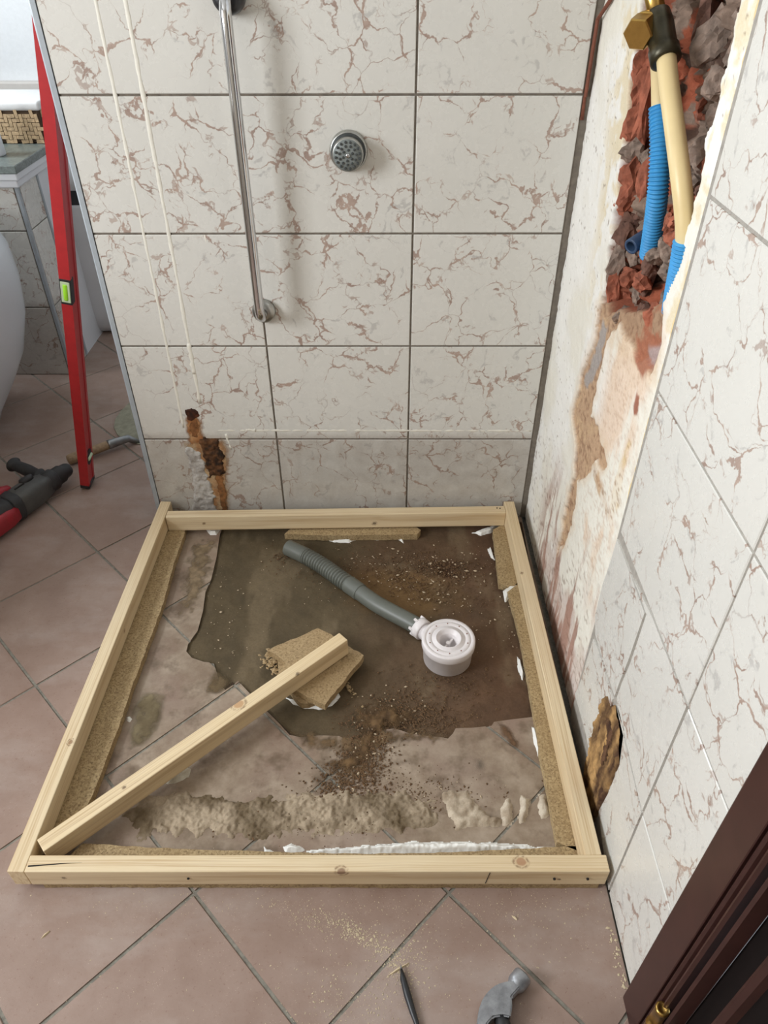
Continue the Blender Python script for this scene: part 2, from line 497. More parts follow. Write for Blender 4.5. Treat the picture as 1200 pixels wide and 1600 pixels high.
def tri_prism(name, piece, h0, h1, plane='xy'):
    ov, tris, _ = piece
    def P(a, h):
        return (a[0], a[1], h) if plane == 'xy' else (a[0], h, a[1]) if plane == 'xz' else (h, a[0], a[1])
    bm = bmesh.new()
    vm = {}
    fl_ = []
    for f in tris:
        for i in f:
            if i not in vm: vm[i] = bm.verts.new(P(ov[i], h0))
        try: fl_.append(bm.faces.new([vm[i] for i in f]))
        except ValueError: pass
    r = bmesh.ops.extrude_face_region(bm, geom=fl_)
    tv = [e for e in r['geom'] if isinstance(e, bmesh.types.BMVert)]
    bmesh.ops.translate(bm, vec=Vector(P((0, 0), h1 - h0)), verts=tv)
    return from_bm(name, bm)

# numpy noise and polygon distance
_rng = np.random.default_rng(11)
_lat = _rng.random((256, 256))
def vnoise(x, y, seed=0):
    x = x + seed * 17.3; y = y + seed * 9.1
    xi = np.floor(x).astype(int); yi = np.floor(y).astype(int)
    fx = x - xi; fy = y - yi
    fx = fx * fx * (3 - 2 * fx); fy = fy * fy * (3 - 2 * fy)
    g = lambda a, b: _lat[a % 256, b % 256]
    return (g(xi, yi) * (1 - fx) + g(xi + 1, yi) * fx) * (1 - fy) + (g(xi, yi + 1) * (1 - fx) + g(xi + 1, yi + 1) * fx) * fy
def fbm(x, y, s, o=4, seed=0):
    t = 0; a = 1; n = 0
    for i in range(o):
        t = t + a * vnoise(x * s, y * s, seed + i * 3); n += a
        s *= 2.03; a *= 0.55
    return t / n
def sdist(X, Y, poly):
    """signed distance, negative inside"""
    d = np.full(X.shape, 1e9); ins = np.zeros(X.shape, bool)
    n = len(poly)
    for i in range(n):
        ax, ay = poly[i]; bx, by = poly[(i + 1) % n]
        ex, ey = bx - ax, by - ay
        L = ex * ex + ey * ey + 1e-12
        t = np.clip(((X - ax) * ex + (Y - ay) * ey) / L, 0, 1)
        d = np.minimum(d, np.hypot(X - ax - t * ex, Y - ay - t * ey))
        c = ((ay > Y) != (by > Y))
        with np.errstate(divide='ignore', invalid='ignore'):
            xi = ax + (Y - ay) * ex / (ey if abs(ey) > 1e-12 else 1e-12)
        ins ^= c & (X < xi)
    return np.where(ins, -d, d)
def sstep(v, a, b):
    t = np.clip((v - a) / (b - a), 0, 1)
    return t * t * (3 - 2 * t)
def L3(c): return np.array(lin(c)[:3])
def setcol(me, cols, alpha=None):
    at = me.color_attributes.new('surface', 'FLOAT_COLOR', 'POINT')
    a = np.ones((len(cols), 4), np.float32); a[:, :3] = cols
    if alpha is not None: a[:, 3] = alpha
    at.data.foreach_set('color', a.ravel())

def blob(name, poly, height, res, base, axis='z', rough=0.5, nscale=60.0, c1=(200, 190, 170), c2=(160, 140, 120), seed=0, soft=0.012, parent=None, mat='blobby', kind=None, label=None, cat=None, sign=1, warp=0.006, group=None, cscale=70.0, stretch=1.0):
    """a lump of residue with the given outline lying on a plane: thin at its edge, rough on top"""
    xs = [p[0] for p in poly]; ys = [p[1] for p in poly]
    x0, x1, y0, y1 = min(xs) - 0.01, max(xs) + 0.01, min(ys) - 0.01, max(ys) + 0.01
    nx, ny = max(3, int((x1 - x0) / res)), max(3, int((y1 - y0) / res))
    X, Y = np.meshgrid(np.linspace(x0, x1, nx), np.linspace(y0, y1, ny), indexing='ij')
    d = sdist(X, Y, poly) + (fbm(X, Y, 70, 3, seed) - 0.5) * 2 * warp
    edge = sstep(-d, 0.0, soft)
    h = height * edge * (1 - rough + rough * 2 * fbm(X, Y, nscale, 4, seed + 5))
    h = np.where(d > 0, -0.0015, h + 0.0004)
    tone = np.clip((fbm(X, Y * stretch, cscale, 4, seed + 9) - 0.3) / 0.4, 0, 1)[..., None]
    cols = L3(c1) * (1 - tone) + L3(c2) * tone
    inside = (d < 0.001)
    quad = inside[:-1, :-1] | inside[1:, :-1] | inside[:-1, 1:] | inside[1:, 1:]
    idx = -np.ones(X.shape, int)
    use = np.zeros(X.shape, bool)
    use[:-1, :-1] |= quad; use[1:, :-1] |= quad; use[:-1, 1:] |= quad; use[1:, 1:] |= quad
    idx[use] = np.arange(use.sum())
    H = base + sign * h
    if axis == 'z': V = np.stack([X, Y, H], -1)[use]
    elif axis == 'y': V = np.stack([X, H, Y], -1)[use]
    else: V = np.stack([H, X, Y], -1)[use]
    ii, jj = np.nonzero(quad)
    Fc = np.stack([idx[ii, jj], idx[ii + 1, jj], idx[ii + 1, jj + 1], idx[ii, jj + 1]], -1)
    flip = (axis == 'y') != (sign < 0)
    if flip: Fc = Fc[:, ::-1]
    me = mk(name, V.tolist(), Fc.tolist())
    fade = sstep(-d, 0.0, soft * 1.2) * np.clip(0.35 + 1.3 * fbm(X, Y, 90, 3, seed + 2), 0, 1) if mat == 'stain' else None
    setcol(me, cols[use], None if fade is None else fade[use])
    return link(name, me, mat, parent, None, None, True, kind, label, cat, group)

def chunk(name, r, seed, sq=(1, 1, 1), sub=1):
    """an angular broken lump"""
    rr = random.Random(seed)
    bm = bmesh.new()
    bmesh.ops.create_icosphere(bm, subdivisions=sub, radius=1.0)
    pl = [(Vector((rr.gauss(0, 1), rr.gauss(0, 1), rr.gauss(0, 1))).normalized(), rr.uniform(0.45, 0.85)) for _ in range(9)]
    for v in bm.verts:
        co = v.co.copy()
        for n_, c_ in pl:
            d = co.dot(n_)
            if d > c_: co -= n_ * (d - c_)
        co *= rr.uniform(0.93, 1.07) if sub < 3 else 1.0 + 0.34 * (mnoise.fractal(co * 2.2 + Vector((seed, 0, 0)), 0.8, 2.0, 4))
        v.co = Vector((co.x * r * sq[0], co.y * r * sq[1], co.z * r * sq[2]))
    return from_bm(name, bm)

def crumbs(name, spec, mat, label, cat, seed=1, flat=0.6, parent=None, zfun=None):
    """countless small grains: spec rows are (x, y, spread x, spread y, rotation, count, size min, size max, z)"""
    rr = random.Random(seed)
    V, Fc = [], []
    for (cx, cy, sx, sy, rot, n, s0, s1, z) in spec:
        for _ in range(n):
            a, b = rr.gauss(0, 1) * sx, rr.gauss(0, 1) * sy
            x = cx + a * math.cos(rot) - b * math.sin(rot); y = cy + a * math.sin(rot) + b * math.cos(rot)
            if x > XR - 0.004 or y > -0.005: continue
            s = s0 + (s1 - s0) * rr.random() ** 2.5
            k = len(V)
            th = rr.random() * 6.28; st = rr.uniform(0.7, 1.9)
            for (px, py, pz) in ((1, 0, 0), (-1, 0, 0), (0, 1, 0), (0, -1, 0), (0, 0, 1), (0, 0, -1)):
                px *= st * rr.uniform(.7, 1.2); py *= rr.uniform(.6, 1.2); pz *= flat * rr.uniform(.7, 1.2)
                V.append((x + s * (px * math.cos(th) - py * math.sin(th)), y + s * (px * math.sin(th) + py * math.cos(th)), z + s * (pz + flat * 0.5)))
            for f in ((0, 2, 4), (2, 1, 4), (1, 3, 4), (3, 0, 4), (2, 0, 5), (1, 2, 5), (3, 1, 5), (0, 3, 5)):
                Fc.append(tuple(k + i for i in f))
    return link(name, mk(name, V, Fc), mat, parent, None, None, False, 'stuff', label, cat)

TW, TH, GAP, TT = 0.333, 0.2557, 0.0042, 0.007

# ================================================================== SETTING
# ------------------------------------------------------------------ floor
ROOM = (-1.75, XR, -2.4, 1.75)
VOID = [(-0.1687, -0.0183), (-0.1682, -0.0800), (-0.1611, -0.1661), (-0.1597, -0.2441), (-0.1654, -0.2890), (-0.1590, -0.3531), (-0.1590, -0.4138), (-0.1726, -0.4543), (-0.1721, -0.4767), (-0.1554, -0.4951), (-0.1275, -0.5059), (-0.1042, -0.5095), (-0.0919, -0.5378), (-0.0814, -0.5654), (-0.0661, -0.5822), (-0.0519, -0.5687), (-0.0425, -0.5585), (0.0032, -0.6085), (0.0582, -0.6653), (0.0820, -0.6925), (0.1057, -0.6984), (0.1440, -0.6939), (0.1827, -0.6953), (0.2065, -0.7100), (0.2412, -0.7216), (0.2600, -0.6952), (0.2690, -0.6803), (0.2962, -0.6772), (0.3245, -0.6892), (0.3604, -0.6951), (0.3886, -0.6981), (0.4012, -0.7010), (0.4123, -0.6891), (0.4184, -0.6771), (0.4549, -0.6755), (0.4919, -0.6709), (0.4981, -0.6617), (0.5356, -0.6555), (0.5826, -0.6493), (0.6375, -0.4421), (0.6481, -0.0179)]
floor_slab = poly_prism('floor_base', [(ROOM[0], ROOM[2]), (ROOM[1] + 0.15, ROOM[2]), (ROOM[1] + 0.15, ROOM[3]), (ROOM[0], ROOM[3])], -0.12, -0.022, 'xy')
floor = link('floor', floor_slab, 'floor_grout', kind='structure')
big = [(ROOM[0], ROOM[2]), (ROOM[1], ROOM[2]), (ROOM[1], ROOM[3]), (ROOM[0], ROOM[3])]
for pc in subtract(big, [VOID]):
    link('grout_bed', tri_prism('grout_bed', pc, -0.021, -0.0022), 'floor_grout', floor)
FS = 0.4290 / 2
fx0, fy0 = -0.0463, -1.0005
g = 0.0058
for i in range(-14, 15):
    for j in range(-14, 15):
        if (i + j) % 2: continue
        cx, cy = fx0 + i * FS, fy0 + FS + (j) * FS
        if not (ROOM[0] - .3 < cx < ROOM[1] + .3 and ROOM[2] - .3 < cy < ROOM[3] + .3): continue
        h = FS - g * 0.7071
        pl = [(cx + h, cy), (cx, cy + h), (cx - h, cy), (cx, cy - h)]
        pl = clip_half(pl, 1, 0, ROOM[1] - 0.002)
        pl = clip_half(pl, -1, 0, -ROOM[0])
        pl = clip_half(pl, 0, 1, ROOM[3]) if pl else pl
        pl = clip_half(pl, 0, -1, -ROOM[2]) if pl else pl
        if len(pl) < 3: continue
        near = abs(cx - 0.2) < 0.75 and abs(cy + 0.4) < 0.8
        if near:
            for pc in subtract(pl, [VOID]):
                link('floor_tile', tri_prism('floor_tile', pc, -0.010, 0.0), 'terracotta', floor)
        else:
            link('floor_tile', poly_prism('floor_tile', pl, -0.010, 0.0, 'xy', 0.0012), 'terracotta', floor)

# exposed screed in the broken-out area
xs = np.arange(-0.20, XR, 0.004); ys = np.arange(-0.80, 0.0, 0.004)
X, Y = np.meshgrid(xs, ys, indexing='ij')
dv = sdist(X, Y, VOID)
Z = -0.0060 + (fbm(X, Y, 14, 4, 3) - 0.5) * 0.006 + (fbm(X, Y, 90, 3, 5) - 0.5) * 0.0025
red = sstep(X + (fbm(X, Y, 6, 3, 2) - 0.5) * 0.4, 0.10, 0.55)[..., None]
n1 = fbm(X, Y, 22, 4, 8)[..., None]
cols = (L3((92, 80, 60)) * (1 - red) + L3((100, 76, 58)) * red) * (0.60 + 0.54 * n1)
smear = sstep(fbm(X, Y * 0.4, 12, 4, 31), 0.58, 0.72)[..., None] * 0.35
cols = cols * (1 - smear) + L3((134, 118, 94)) * smear
# little pit of loose soil where the old waste was
pit = np.hypot(X - 0.44, (Y + 0.20) * 1.2)
Z -= 0.010 * (1 - sstep(pit, 0.0, 0.05))
Z += 0.004 * (1 - sstep(np.abs(np.hypot(X - 0.40, (Y + 0.20) * 1.5) - 0.06), 0.0, 0.03)) * fbm(X, Y, 120, 3, 6)
dk = (1 - sstep(pit, 0.02, 0.07))[..., None]
cols = cols * (1 - 0.5 * dk) + L3((70, 46, 32)) * 0.5 * dk
oc = (1 - sstep(np.hypot((X - 0.30) * 0.8, (Y + 0.28) * 1.3 + (X - .3) * .3) + (fbm(X, Y, 20, 3, 9) - .5) * 0.08, 0.05, 0.15))[..., None]
cols = cols * (1 - 0.55 * oc) + L3((124, 94, 56)) * 0.55 * oc
nx, ny = X.shape
idx = np.arange(nx * ny).reshape(nx, ny)
ok = (dv < 0.02)[:-1, :-1]
ii, jj = np.nonzero(ok)
me = mk('exposed_screed', np.stack([X, Y, Z], -1).reshape(-1, 3).tolist(), np.stack([idx[ii, jj], idx[ii + 1, jj], idx[ii + 1, jj + 1], idx[ii, jj + 1]], -1).tolist())
setcol(me, cols.reshape(-1, 3))
link('exposed_screed', me, 'screed', floor, None, None, True, None, 'dark olive brown cement screed where the tiles were broken out')

# ------------------------------------------------------------------ back wall (partition)
XL = -0.3392
wall_back = link('wall_back', box('wall_back', XL + 0.002, XR + 0.15, 0.0028, 0.10, 0.0, 2.5), 'grout', kind='structure')
COLS = [(XL, 0.0), (0.0, TW), (TW, XR - 0.004)]
def wall_tile(x0, x1, z0, z1):
    """chamfered tile seen from -y, its origin at its centre"""
    a, b = (x1 - x0) / 2 - GAP / 2, (z1 - z0) / 2 - GAP / 2
    c = 0.0014
    V = []
    for (s, y) in ((0, TT), (0, c * 0.8), (c, 0)):
        V += [(-a + s, y, -b + s), (a - s, y, -b + s), (a - s, y, b - s), (-a + s, y, b - s)]
    Fc = [(8, 9, 10, 11)]
    for k in (0, 4):
        for i in range(4):
            j = (i + 1) % 4
            Fc.append((k + i, k + j, k + 4 + j, k + 4 + i))
    return mk('wall_tile', V, Fc)
ROWS = [(i * TH, (i + 1) * TH) for i in range(8)]
tile_full = wall_tile(0, TW, 0, TH)
for ci, (x0, x1) in enumerate(COLS):
    tm = tile_full if abs(x1 - x0 - TW) < 1e-6 else wall_tile(x0, x1, 0, TH)
    for (z0, z1) in ROWS:
        link('wall_tile', tm, 'marble', wall_back, ((x0 + x1) / 2, 0.0, (z0 + z1) / 2))
link('trim_1', poly_prism('corner_trim', [(XL + 0.001, -0.002), (XL + 0.001, 0.001), (XL - 0.009, 0.001), (XL - 0.009, 0.1), (XL - 0.012, 0.1), (XL - 0.012, 0.002), (XL - 0.008, -0.002)], 0.0, 2.5, 'xy'), 'trim_grey', kind='structure')
# old silicone beads
def bead(path, w, name='silicone_bead', seed=0, parent=wall_back, wav=0.25, mat='caulk', y=0.0005, flat=0.35):
    rr = random.Random(seed)
    n = len(path)
    rad = [w * (1 + rr.uniform(-wav, wav)) for _ in range(n)]
    me = tube(name, [(p[0], 0, p[1]) for p in path], rad, 8)
    for v in me.vertices: v.co.y = y + v.co.y * flat
    return link(name, me, mat, parent, None, None, True)
def line(a, b, n, j=0.0008, seed=0):
    rr = random.Random(seed)
    return [(a[0] + (b[0] - a[0]) * i / n + rr.uniform(-j, j), a[1] + (b[1] - a[1]) * i / n + rr.uniform(-j, j) * 0.5) for i in range(n + 1)]
bead(line((-0.231, 0.29), (-0.2335, 2.2), 120, 0.0006, 1), 0.0036, seed=1)
bead(line((-0.1785, 0.36), (-0.1805, 2.2), 120, 0.0006, 2), 0.0042, seed=2)
bead(line((-0.18, 0.44), (-0.179, 0.52), 10, 0.001, 5), 0.0055, seed=9)
bead(line((-0.145, 0.282), (XR - 0.01, 0.281), 90, 0.0012, 3), 0.0026, seed=3, wav=0.6)
bead(line((-0.075, 0.284), (-0.05, 0.283), 6, 0.001, 4), 0.0045, seed=4, wav=0.5)
bead(line((-0.128, 0.272), (-0.12, 0.225), 6, 0.001, 6), 0.003, seed=6, wav=0.5)
bead(line((-0.105, 0.765), (-0.10, 0.73), 4, 0.001, 6), 0.0015, seed=6, wav=0.5)
bead([(XR - 0.002, 1.03), (XR - 0.001, 0.98)], 0.003, seed=8, mat='rust_line', name='torn_sealant')
# brown torn sealant running up the corner
link('torn_sealant', tube('torn_sealant', [(XR - 0.002, -0.004, 1.02), (XR - 0.001, -0.004, 1.14), (XR + 0.004, -0.05, 1.17), (XR + 0.004, -0.12, 1.22)], 0.0035, 6), 'rust_line', wall_back)

# damage on the lower left tiles: hole, rust and flaking filler
def wblob(name, poly, h, c1, c2, seed, soft=0.006, warp=0.006, mat='stain', rough=0.6, ns=120, label=None, base=0.0, cs=70.0):
    return blob(name, poly, h, 0.002, base, 'y', rough, ns, c1, c2, seed, soft, wall_back, mat, None, label, None, -1, warp, None, cs)
wblob('rust_stain', [(-0.2281, 0.3153), (-0.2299, 0.2490), (-0.2274, 0.2255), (-0.1945, 0.2255), (-0.1810, 0.2490), (-0.1786, 0.3060), (-0.1872, 0.3319), (-0.2131, 0.3282)], 0.0008, (182, 140, 98), (150, 100, 60), 4, 0.012)
wblob('rust_stain', [(-0.2169, 0.3060), (-0.2198, 0.2606), (-0.1977, 0.2567), (-0.1886, 0.2835), (-0.1889, 0.3208), (-0.2080, 0.3208)], 0.0012, (146, 100, 62), (112, 74, 46), 14, 0.008, label='orange rust stain below the hole in the tile')
wblob('rotten_hole', [(-0.2188, 0.3410), (-0.2034, 0.3483), (-0.1894, 0.3374), (-0.1852, 0.3245), (-0.1956, 0.3190), (-0.2070, 0.3079), (-0.2172, 0.3134)], 0.002, (48, 28, 20), (92, 52, 32), 5, 0.003, 0.004, 'blobby', 0.8, label='dark brown rotten hole in the tile')
wblob('rust_stain', [(-0.2495, 0.2490), (-0.1955, 0.2606), (-0.1332, 0.2644), (-0.1184, 0.2295), (-0.1325, 0.1487), (-0.1429, 0.0191), (-0.2047, 0.0055), (-0.2202, 0.1067), (-0.2307, 0.2057)], 0.0008, (186, 158, 122), (160, 118, 80), 15, 0.02)
wblob('rotten_patch', [(-0.2006, 0.2490), (-0.1857, 0.2606), (-0.1668, 0.2567), (-0.1470, 0.2586), (-0.1474, 0.2334), (-0.1414, 0.2057), (-0.1487, 0.1775), (-0.1449, 0.1570), (-0.1607, 0.1404), (-0.1770, 0.1446), (-0.1880, 0.1383), (-0.1934, 0.1693), (-0.1944, 0.2057)], 0.0035, (44, 32, 24), (104, 70, 44), 6, 0.006, 0.010, 'blobby', 0.9, 130, label='blackened rotten patch in the tiles', cs=90)
wblob('rust_stain', [(-0.1770, 0.1446), (-0.1482, 0.1570), (-0.1497, 0.0853), (-0.1552, 0.0191), (-0.1694, 0.0055), (-0.1763, 0.0191), (-0.1755, 0.0853)], 0.0014, (150, 104, 64), (116, 78, 50), 7, 0.006, 0.006, 'stain', label='narrow rust run down to the batten')
wblob('flaking_filler', [(-0.2404, 0.2353), (-0.2231, 0.2314), (-0.2037, 0.2196), (-0.1975, 0.1856), (-0.1959, 0.1529), (-0.1869, 0.1237), (-0.1817, 0.0896), (-0.1903, 0.0547), (-0.1765, 0.0055), (-0.2627, -0.0036), (-0.2427, 0.0635), (-0.2371, 0.1279), (-0.2335, 0.1896)], 0.0036, (196, 193, 188), (160, 154, 148), 9, 0.005, 0.010, 'blobby', 1.0, 90, label='flaking white filler on the broken bottom tile')

# ------------------------------------------------------------------ right wall
YJ = -0.664                                   # joint where the remaining tiles begin
YDOOR = -1.150
wall_right = link('wall_right', poly_prism('wall_right', [(1.75, 0.0), (YJ, 0.0), (YDOOR - 0.03, 0.0), (YDOOR - 0.03, 2.12), (-2.06, 2.12), (-2.06, 0.0), (-2.4, 0.0), (-2.4, 2.5), (1.75, 2.5)], XR + 0.105, XR + 0.2, 'yz'), 'mortar_grey', kind='structure')
link('tile_bed', poly_prism('tile_bed', [(YJ + 0.012, 0.0), (YDOOR - 0.03, 0.0), (YDOOR - 0.03, 2.12), (-2.06, 2.12), (-2.06, 0.0), (-2.4, 0.0), (-2.4, 2.5), (YJ + 0.012, 2.5)], XR + 0.003, XR + 0.105, 'yz'), 'bed', wall_right)
link('wall_upper', box('wall_upper', XR + 0.003, XR + 0.105, YJ + 0.012, 1.75, 1.36, 2.5), 'wall_white', wall_right)
link('wall_beyond', box('wall_beyond', XR + 0.003, XR + 0.105, 0.1, 1.75, 0.0, 1.36), 'wall_white', wall_right)
def rt_tile(poly, ch=0.0013):
    """wall tile from an outline in (y, z); face at XR"""
    cy = sum(p[0] for p in poly) / len(poly); cz = sum(p[1] for p in poly) / len(poly)
    me = poly_prism('wall_tile', [(p[0] - cy, p[1] - cz) for p in poly], 0.009, 0.0, 'yz', ch)
    return link('wall_tile', me, 'marble', wall_right, (XR, cy, cz))
hg = GAP / 2
def rect(y1, y0, z0, z1):
    return [(y0 + hg, z0 + hg), (y1 - hg, z0 + hg), (y1 - hg, z1 - hg), (y0 + hg, z1 - hg)]
YC = [YJ, -0.998, YDOOR - 0.004]
for r, (z0, z1) in enumerate(ROWS):
    rt_tile(rect(YC[1], YC[2] , z0, z1))
    if r == 0:
        # lowest tile: cracked across, its corner eaten away by rot
        rt_tile([(-0.6703, 0.2641), (-0.6948, 0.2717), (-0.7465, 0.2738), (-0.7830, 0.2685), (-0.8073, 0.2714), (-0.8099, 0.2294), (-0.8059, 0.1644), (-0.8120, 0.0946), (-0.8160, 0.0701), (-0.7536, 0.0871), (-0.6934, 0.0828), (-0.6532, 0.0795), (-0.6623, 0.1215)], 0)
        rt_tile([(YC[1] + hg, z0 + hg)] + [(-0.8828, 0.0507), (-0.8926, 0.1268), (-0.8960, 0.2189), (-0.8736, 0.2818), (-0.8445, 0.2778), (-0.8229, 0.2787)] + [(YC[1] + hg, z1 - hg)], 0)
    elif r == 1:
        rt_tile([(YC[1] + hg, z0 + hg)] + [(-0.8197, 0.2880), (-0.8209, 0.3324), (-0.8272, 0.3871)] + [(-0.8273, 0.4541), (-0.8277, 0.4956), (-0.7569, 0.4973)] + [(YC[1] + 0.15, z1 - hg), (YC[1] + hg, z1 - hg)], 0)
        rt_tile([(-0.8109, 0.2830), (-0.7593, 0.2810), (-0.6740, 0.2786), (-0.6510, 0.3072), (-0.6489, 0.3773), (-0.6563, 0.4370), (-0.6587, 0.4930), (-0.7422, 0.4926), (-0.8212, 0.4913), (-0.8199, 0.4459), (-0.8185, 0.3886), (-0.8129, 0.3222)], 0)
    elif r >= 2:
        rt_tile(rect(YC[0], YC[1], z0, z1))
# yellowish adhesive edge left along the last tile column
# stripped plaster surface with the chase broken into the brickwork
HOLE = [(-0.2094, 1.2275), (-0.2054, 1.1810), (-0.2150, 1.1329), (-0.2285, 1.0833), (-0.2485, 1.0145), (-0.2597, 0.9596), (-0.2785, 0.9043), (-0.2944, 0.8460), (-0.2930, 0.7898), (-0.2956, 0.7440), (-0.3460, 0.7418), (-0.4347, 0.7782), (-0.5025, 0.8119), (-0.5493, 0.8380), (-0.5950, 0.8649), (-0.5980, 0.8966), (-0.6007, 0.9402), (-0.6032, 0.9812), (-0.5996, 1.0388), (-0.5981, 1.0847), (-0.5977, 1.1216), (-0.5982, 1.1651), (-0.5942, 1.2111), (-0.5864, 1.2383)]
TAN = [(-0.2956, 0.7440), (-0.2942, 0.6818), (-0.2683, 0.6030), (-0.2490, 0.5358), (-0.2468, 0.4820), (-0.2973, 0.4439), (-0.3385, 0.4008), (-0.3342, 0.3314), (-0.3294, 0.2299), (-0.3310, 0.1707), (-0.3814, 0.2380), (-0.3926, 0.3010), (-0.3955, 0.3540), (-0.3732, 0.4051), (-0.4247, 0.4518), (-0.4482, 0.5037), (-0.4868, 0.5067), (-0.5187, 0.5390), (-0.4838, 0.5529), (-0.4054, 0.5569), (-0.3763, 0.5599), (-0.3716, 0.6309), (-0.3808, 0.7102), (-0.4212, 0.7432), (-0.4974, 0.7493), (-0.5463, 0.7575), (-0.6118, 0.7603), (-0.6233, 0.7965), (-0.5950, 0.8649)]
GREYS = [(-0.3099, 0.7139), (-0.3425, 0.7284), (-0.3461, 0.6813), (-0.3350, 0.6111), (-0.3085, 0.5748), (-0.2752, 0.5648), (-0.2850, 0.6252)]
GREY2 = [(-0.5542, 0.7824), (-0.5982, 0.8086), (-0.6168, 0.7932), (-0.6015, 0.7651), (-0.5643, 0.7613)]
REDS = [(-0.5049, 0.8089), (-0.5917, 0.8617), (-0.6130, 0.8205), (-0.6080, 0.7887), (-0.6005, 0.7541), (-0.5707, 0.7273), (-0.5257, 0.7470), (-0.4816, 0.7690)]
TAN2 = [(-0.6003, 0.6451), (-0.6006, 0.6164), (-0.6035, 0.5735), (-0.6054, 0.5198), (-0.5950, 0.4894), (-0.5786, 0.4986), (-0.5720, 0.5399), (-0.5709, 0.5835), (-0.5777, 0.6255)]
TAN3 = [(-0.4246, 0.4932), (-0.4753, 0.5084), (-0.5348, 0.4955), (-0.5950, 0.4894), (-0.5855, 0.4675), (-0.5428, 0.4616), (-0.4951, 0.4712), (-0.4335, 0.4686)]
SLIT = [(-0.5652, 0.6793), (-0.5668, 0.7141), (-0.5859, 0.7084), (-0.5865, 0.6806), (-0.5772, 0.6691)]
res = 0.0026
ys = np.arange(YJ - 0.008, 0.004, res); zs = np.arange(0.0, 1.36, res)
Yg, Zg = np.meshgrid(ys, zs, indexing='ij')
wy = Yg + (fbm(Yg, Zg, 26, 3, 41) - 0.5) * 0.035; wz = Zg + (fbm(Yg, Zg, 26, 3, 43) - 0.5) * 0.035
dh = sdist(wy, wz, HOLE); dt = sdist(wy, wz, TAN); dg = sdist(wy, wz, GREYS); dg2 = sdist(wy, wz, GREY2); dr = sdist(wy, wz, REDS); ds = sdist(wy, wz, SLIT)
streak = fbm(Yg, Zg * 0.22, 45, 4, 51)
nf = fbm(Yg, Zg, 120, 3, 52); nm = fbm(Yg, Zg, 30, 4, 53); nl = fbm(Yg, Zg, 7, 3, 54)
dep = 0.009 + (nm - 0.5) * 0.004 + (nf - 0.5) * 0.0016
tan_in = sstep(-dt, 0.0, 0.006)
dep = dep + tan_in * (0.005 + 0.004 * nf)
hole_in = np.clip((-dh + 0.001) / 0.012, 0, 1)
blockn = np.floor(fbm(Yg, Zg * 0.9, 16, 3, 61) * 9) / 9
crag = fbm(Yg + nm * 0.05, Zg, 38, 4, 62)
ridge = 1 - np.abs(2 * fbm(Yg + nm * 0.06, Zg * 0.8, 20, 4, 64) - 1)
dep = dep + hole_in * (0.030 + 0.052 * np.clip((blockn - 0.25) * 1.6, 0, 1) + 0.040 * (crag - 0.5) + 0.020 * (ridge - 0.7) + 0.010 * (nf - 0.5))
P1 = L3((232, 228, 216)); P2 = L3((240, 238, 232)); P3 = L3((224, 208, 172))
def lay(c, m, k): return c * (1 - m[..., None]) + k * m[..., None]
c = np.ones(Yg.shape + (3,)) * P1
c = lay(c, sstep(nl, 0.4, 0.65), P2)
# older cream paint close to the chase, high up
c = lay(c, sstep(nm + nl * 0.5, 0.74, 0.92) * (1 - sstep(dh, 0.03, 0.16)) * sstep(Zg, 0.6, 0.9) * 0.8, P3)
spk = sstep(fbm(Yg, Zg, 150, 2, 71), 0.80, 0.86)
c = lay(c, spk * sstep(nl, 0.45, 0.6) * 0.7, L3((120, 96, 80)))
# peach coloured render below the chase, fine brown grain
midc = -0.52 - 0.03 * (0.7 - Zg)
mid = (1 - sstep(np.abs(Yg - midc), 0.06, 0.15)) * (1 - sstep(np.abs(Zg - 0.55), 0.20, 0.33))
c = lay(c, mid * sstep(nl + 0.5 * streak, 0.55, 0.80) * 0.75, L3((222, 192, 164)))
grain = sstep(fbm(Yg * 0.45, Zg, 200, 2, 72), 0.58, 0.74)
c = lay(c, mid * grain * 0.35, L3((176, 138, 112)))
# rust wash running down towards the floor, beside the corner
low = (1 - sstep(Zg, 0.18, 0.40)) * sstep(-Yg, 0.10, 0.25)
wash = sstep(fbm(Yg, Zg * 0.12, 44, 4, 81) + 0.25 * (nl - 0.5), 0.50, 0.64) * low
c = lay(c, wash * 0.80, L3((150, 104, 88)))
c = lay(c, low * sstep(nl + 0.4 * nm, 0.58, 0.80) * 0.45, L3((170, 130, 110)))
low2 = 1 - sstep(Zg, 0.20, 0.42)
c = lay(c, low2 * sstep(fbm(Yg * 0.5, Zg, 120, 2, 73), 0.68, 0.80) * 0.5, L3((122, 90, 74)))
for T_, k_c in ((TAN2, (216, 190, 148)), (TAN3, (192, 158, 124))):
    dq = sdist(wy, wz, T_)
    mq = sstep(-dq, -0.004, 0.008)
    c = lay(c, mq * (0.25 + 0.6 * sstep(nm, 0.4, 0.6)), L3(k_c)); c = lay(c, mq * grain * 0.5, L3((140, 106, 80)))
halo = sstep(-dt, -0.025, 0.0) * 0.35
c = lay(c, halo, L3((214, 186, 152)))
c = lay(c, tan_in * 0.95, L3((184, 152, 122)))
c = lay(c, tan_in * sstep(nf, 0.52, 0.70) * 0.65, L3((132, 98, 76)))
c = lay(c, tan_in * sstep(nm, 0.55, 0.7) * 0.5, L3((210, 180, 144)))
c = lay(c, tan_in * sstep(Zg, 0.70, 0.80) * 0.45, L3((120, 92, 74)))
c = lay(c, sstep(-dr, -0.004, 0.012) * sstep(nm, 0.40, 0.56) * 0.9, L3((158, 98, 74)))
c = lay(c, sstep(-ds, -0.001, 0.005) * 0.9, L3((148, 84, 62)))
c = lay(c, sstep(-dg, -0.003, 0.008) * 0.85, L3((162, 158, 156)))
c = lay(c, sstep(-dg2, -0.003, 0.010) * 0.7, L3((170, 160, 160)))
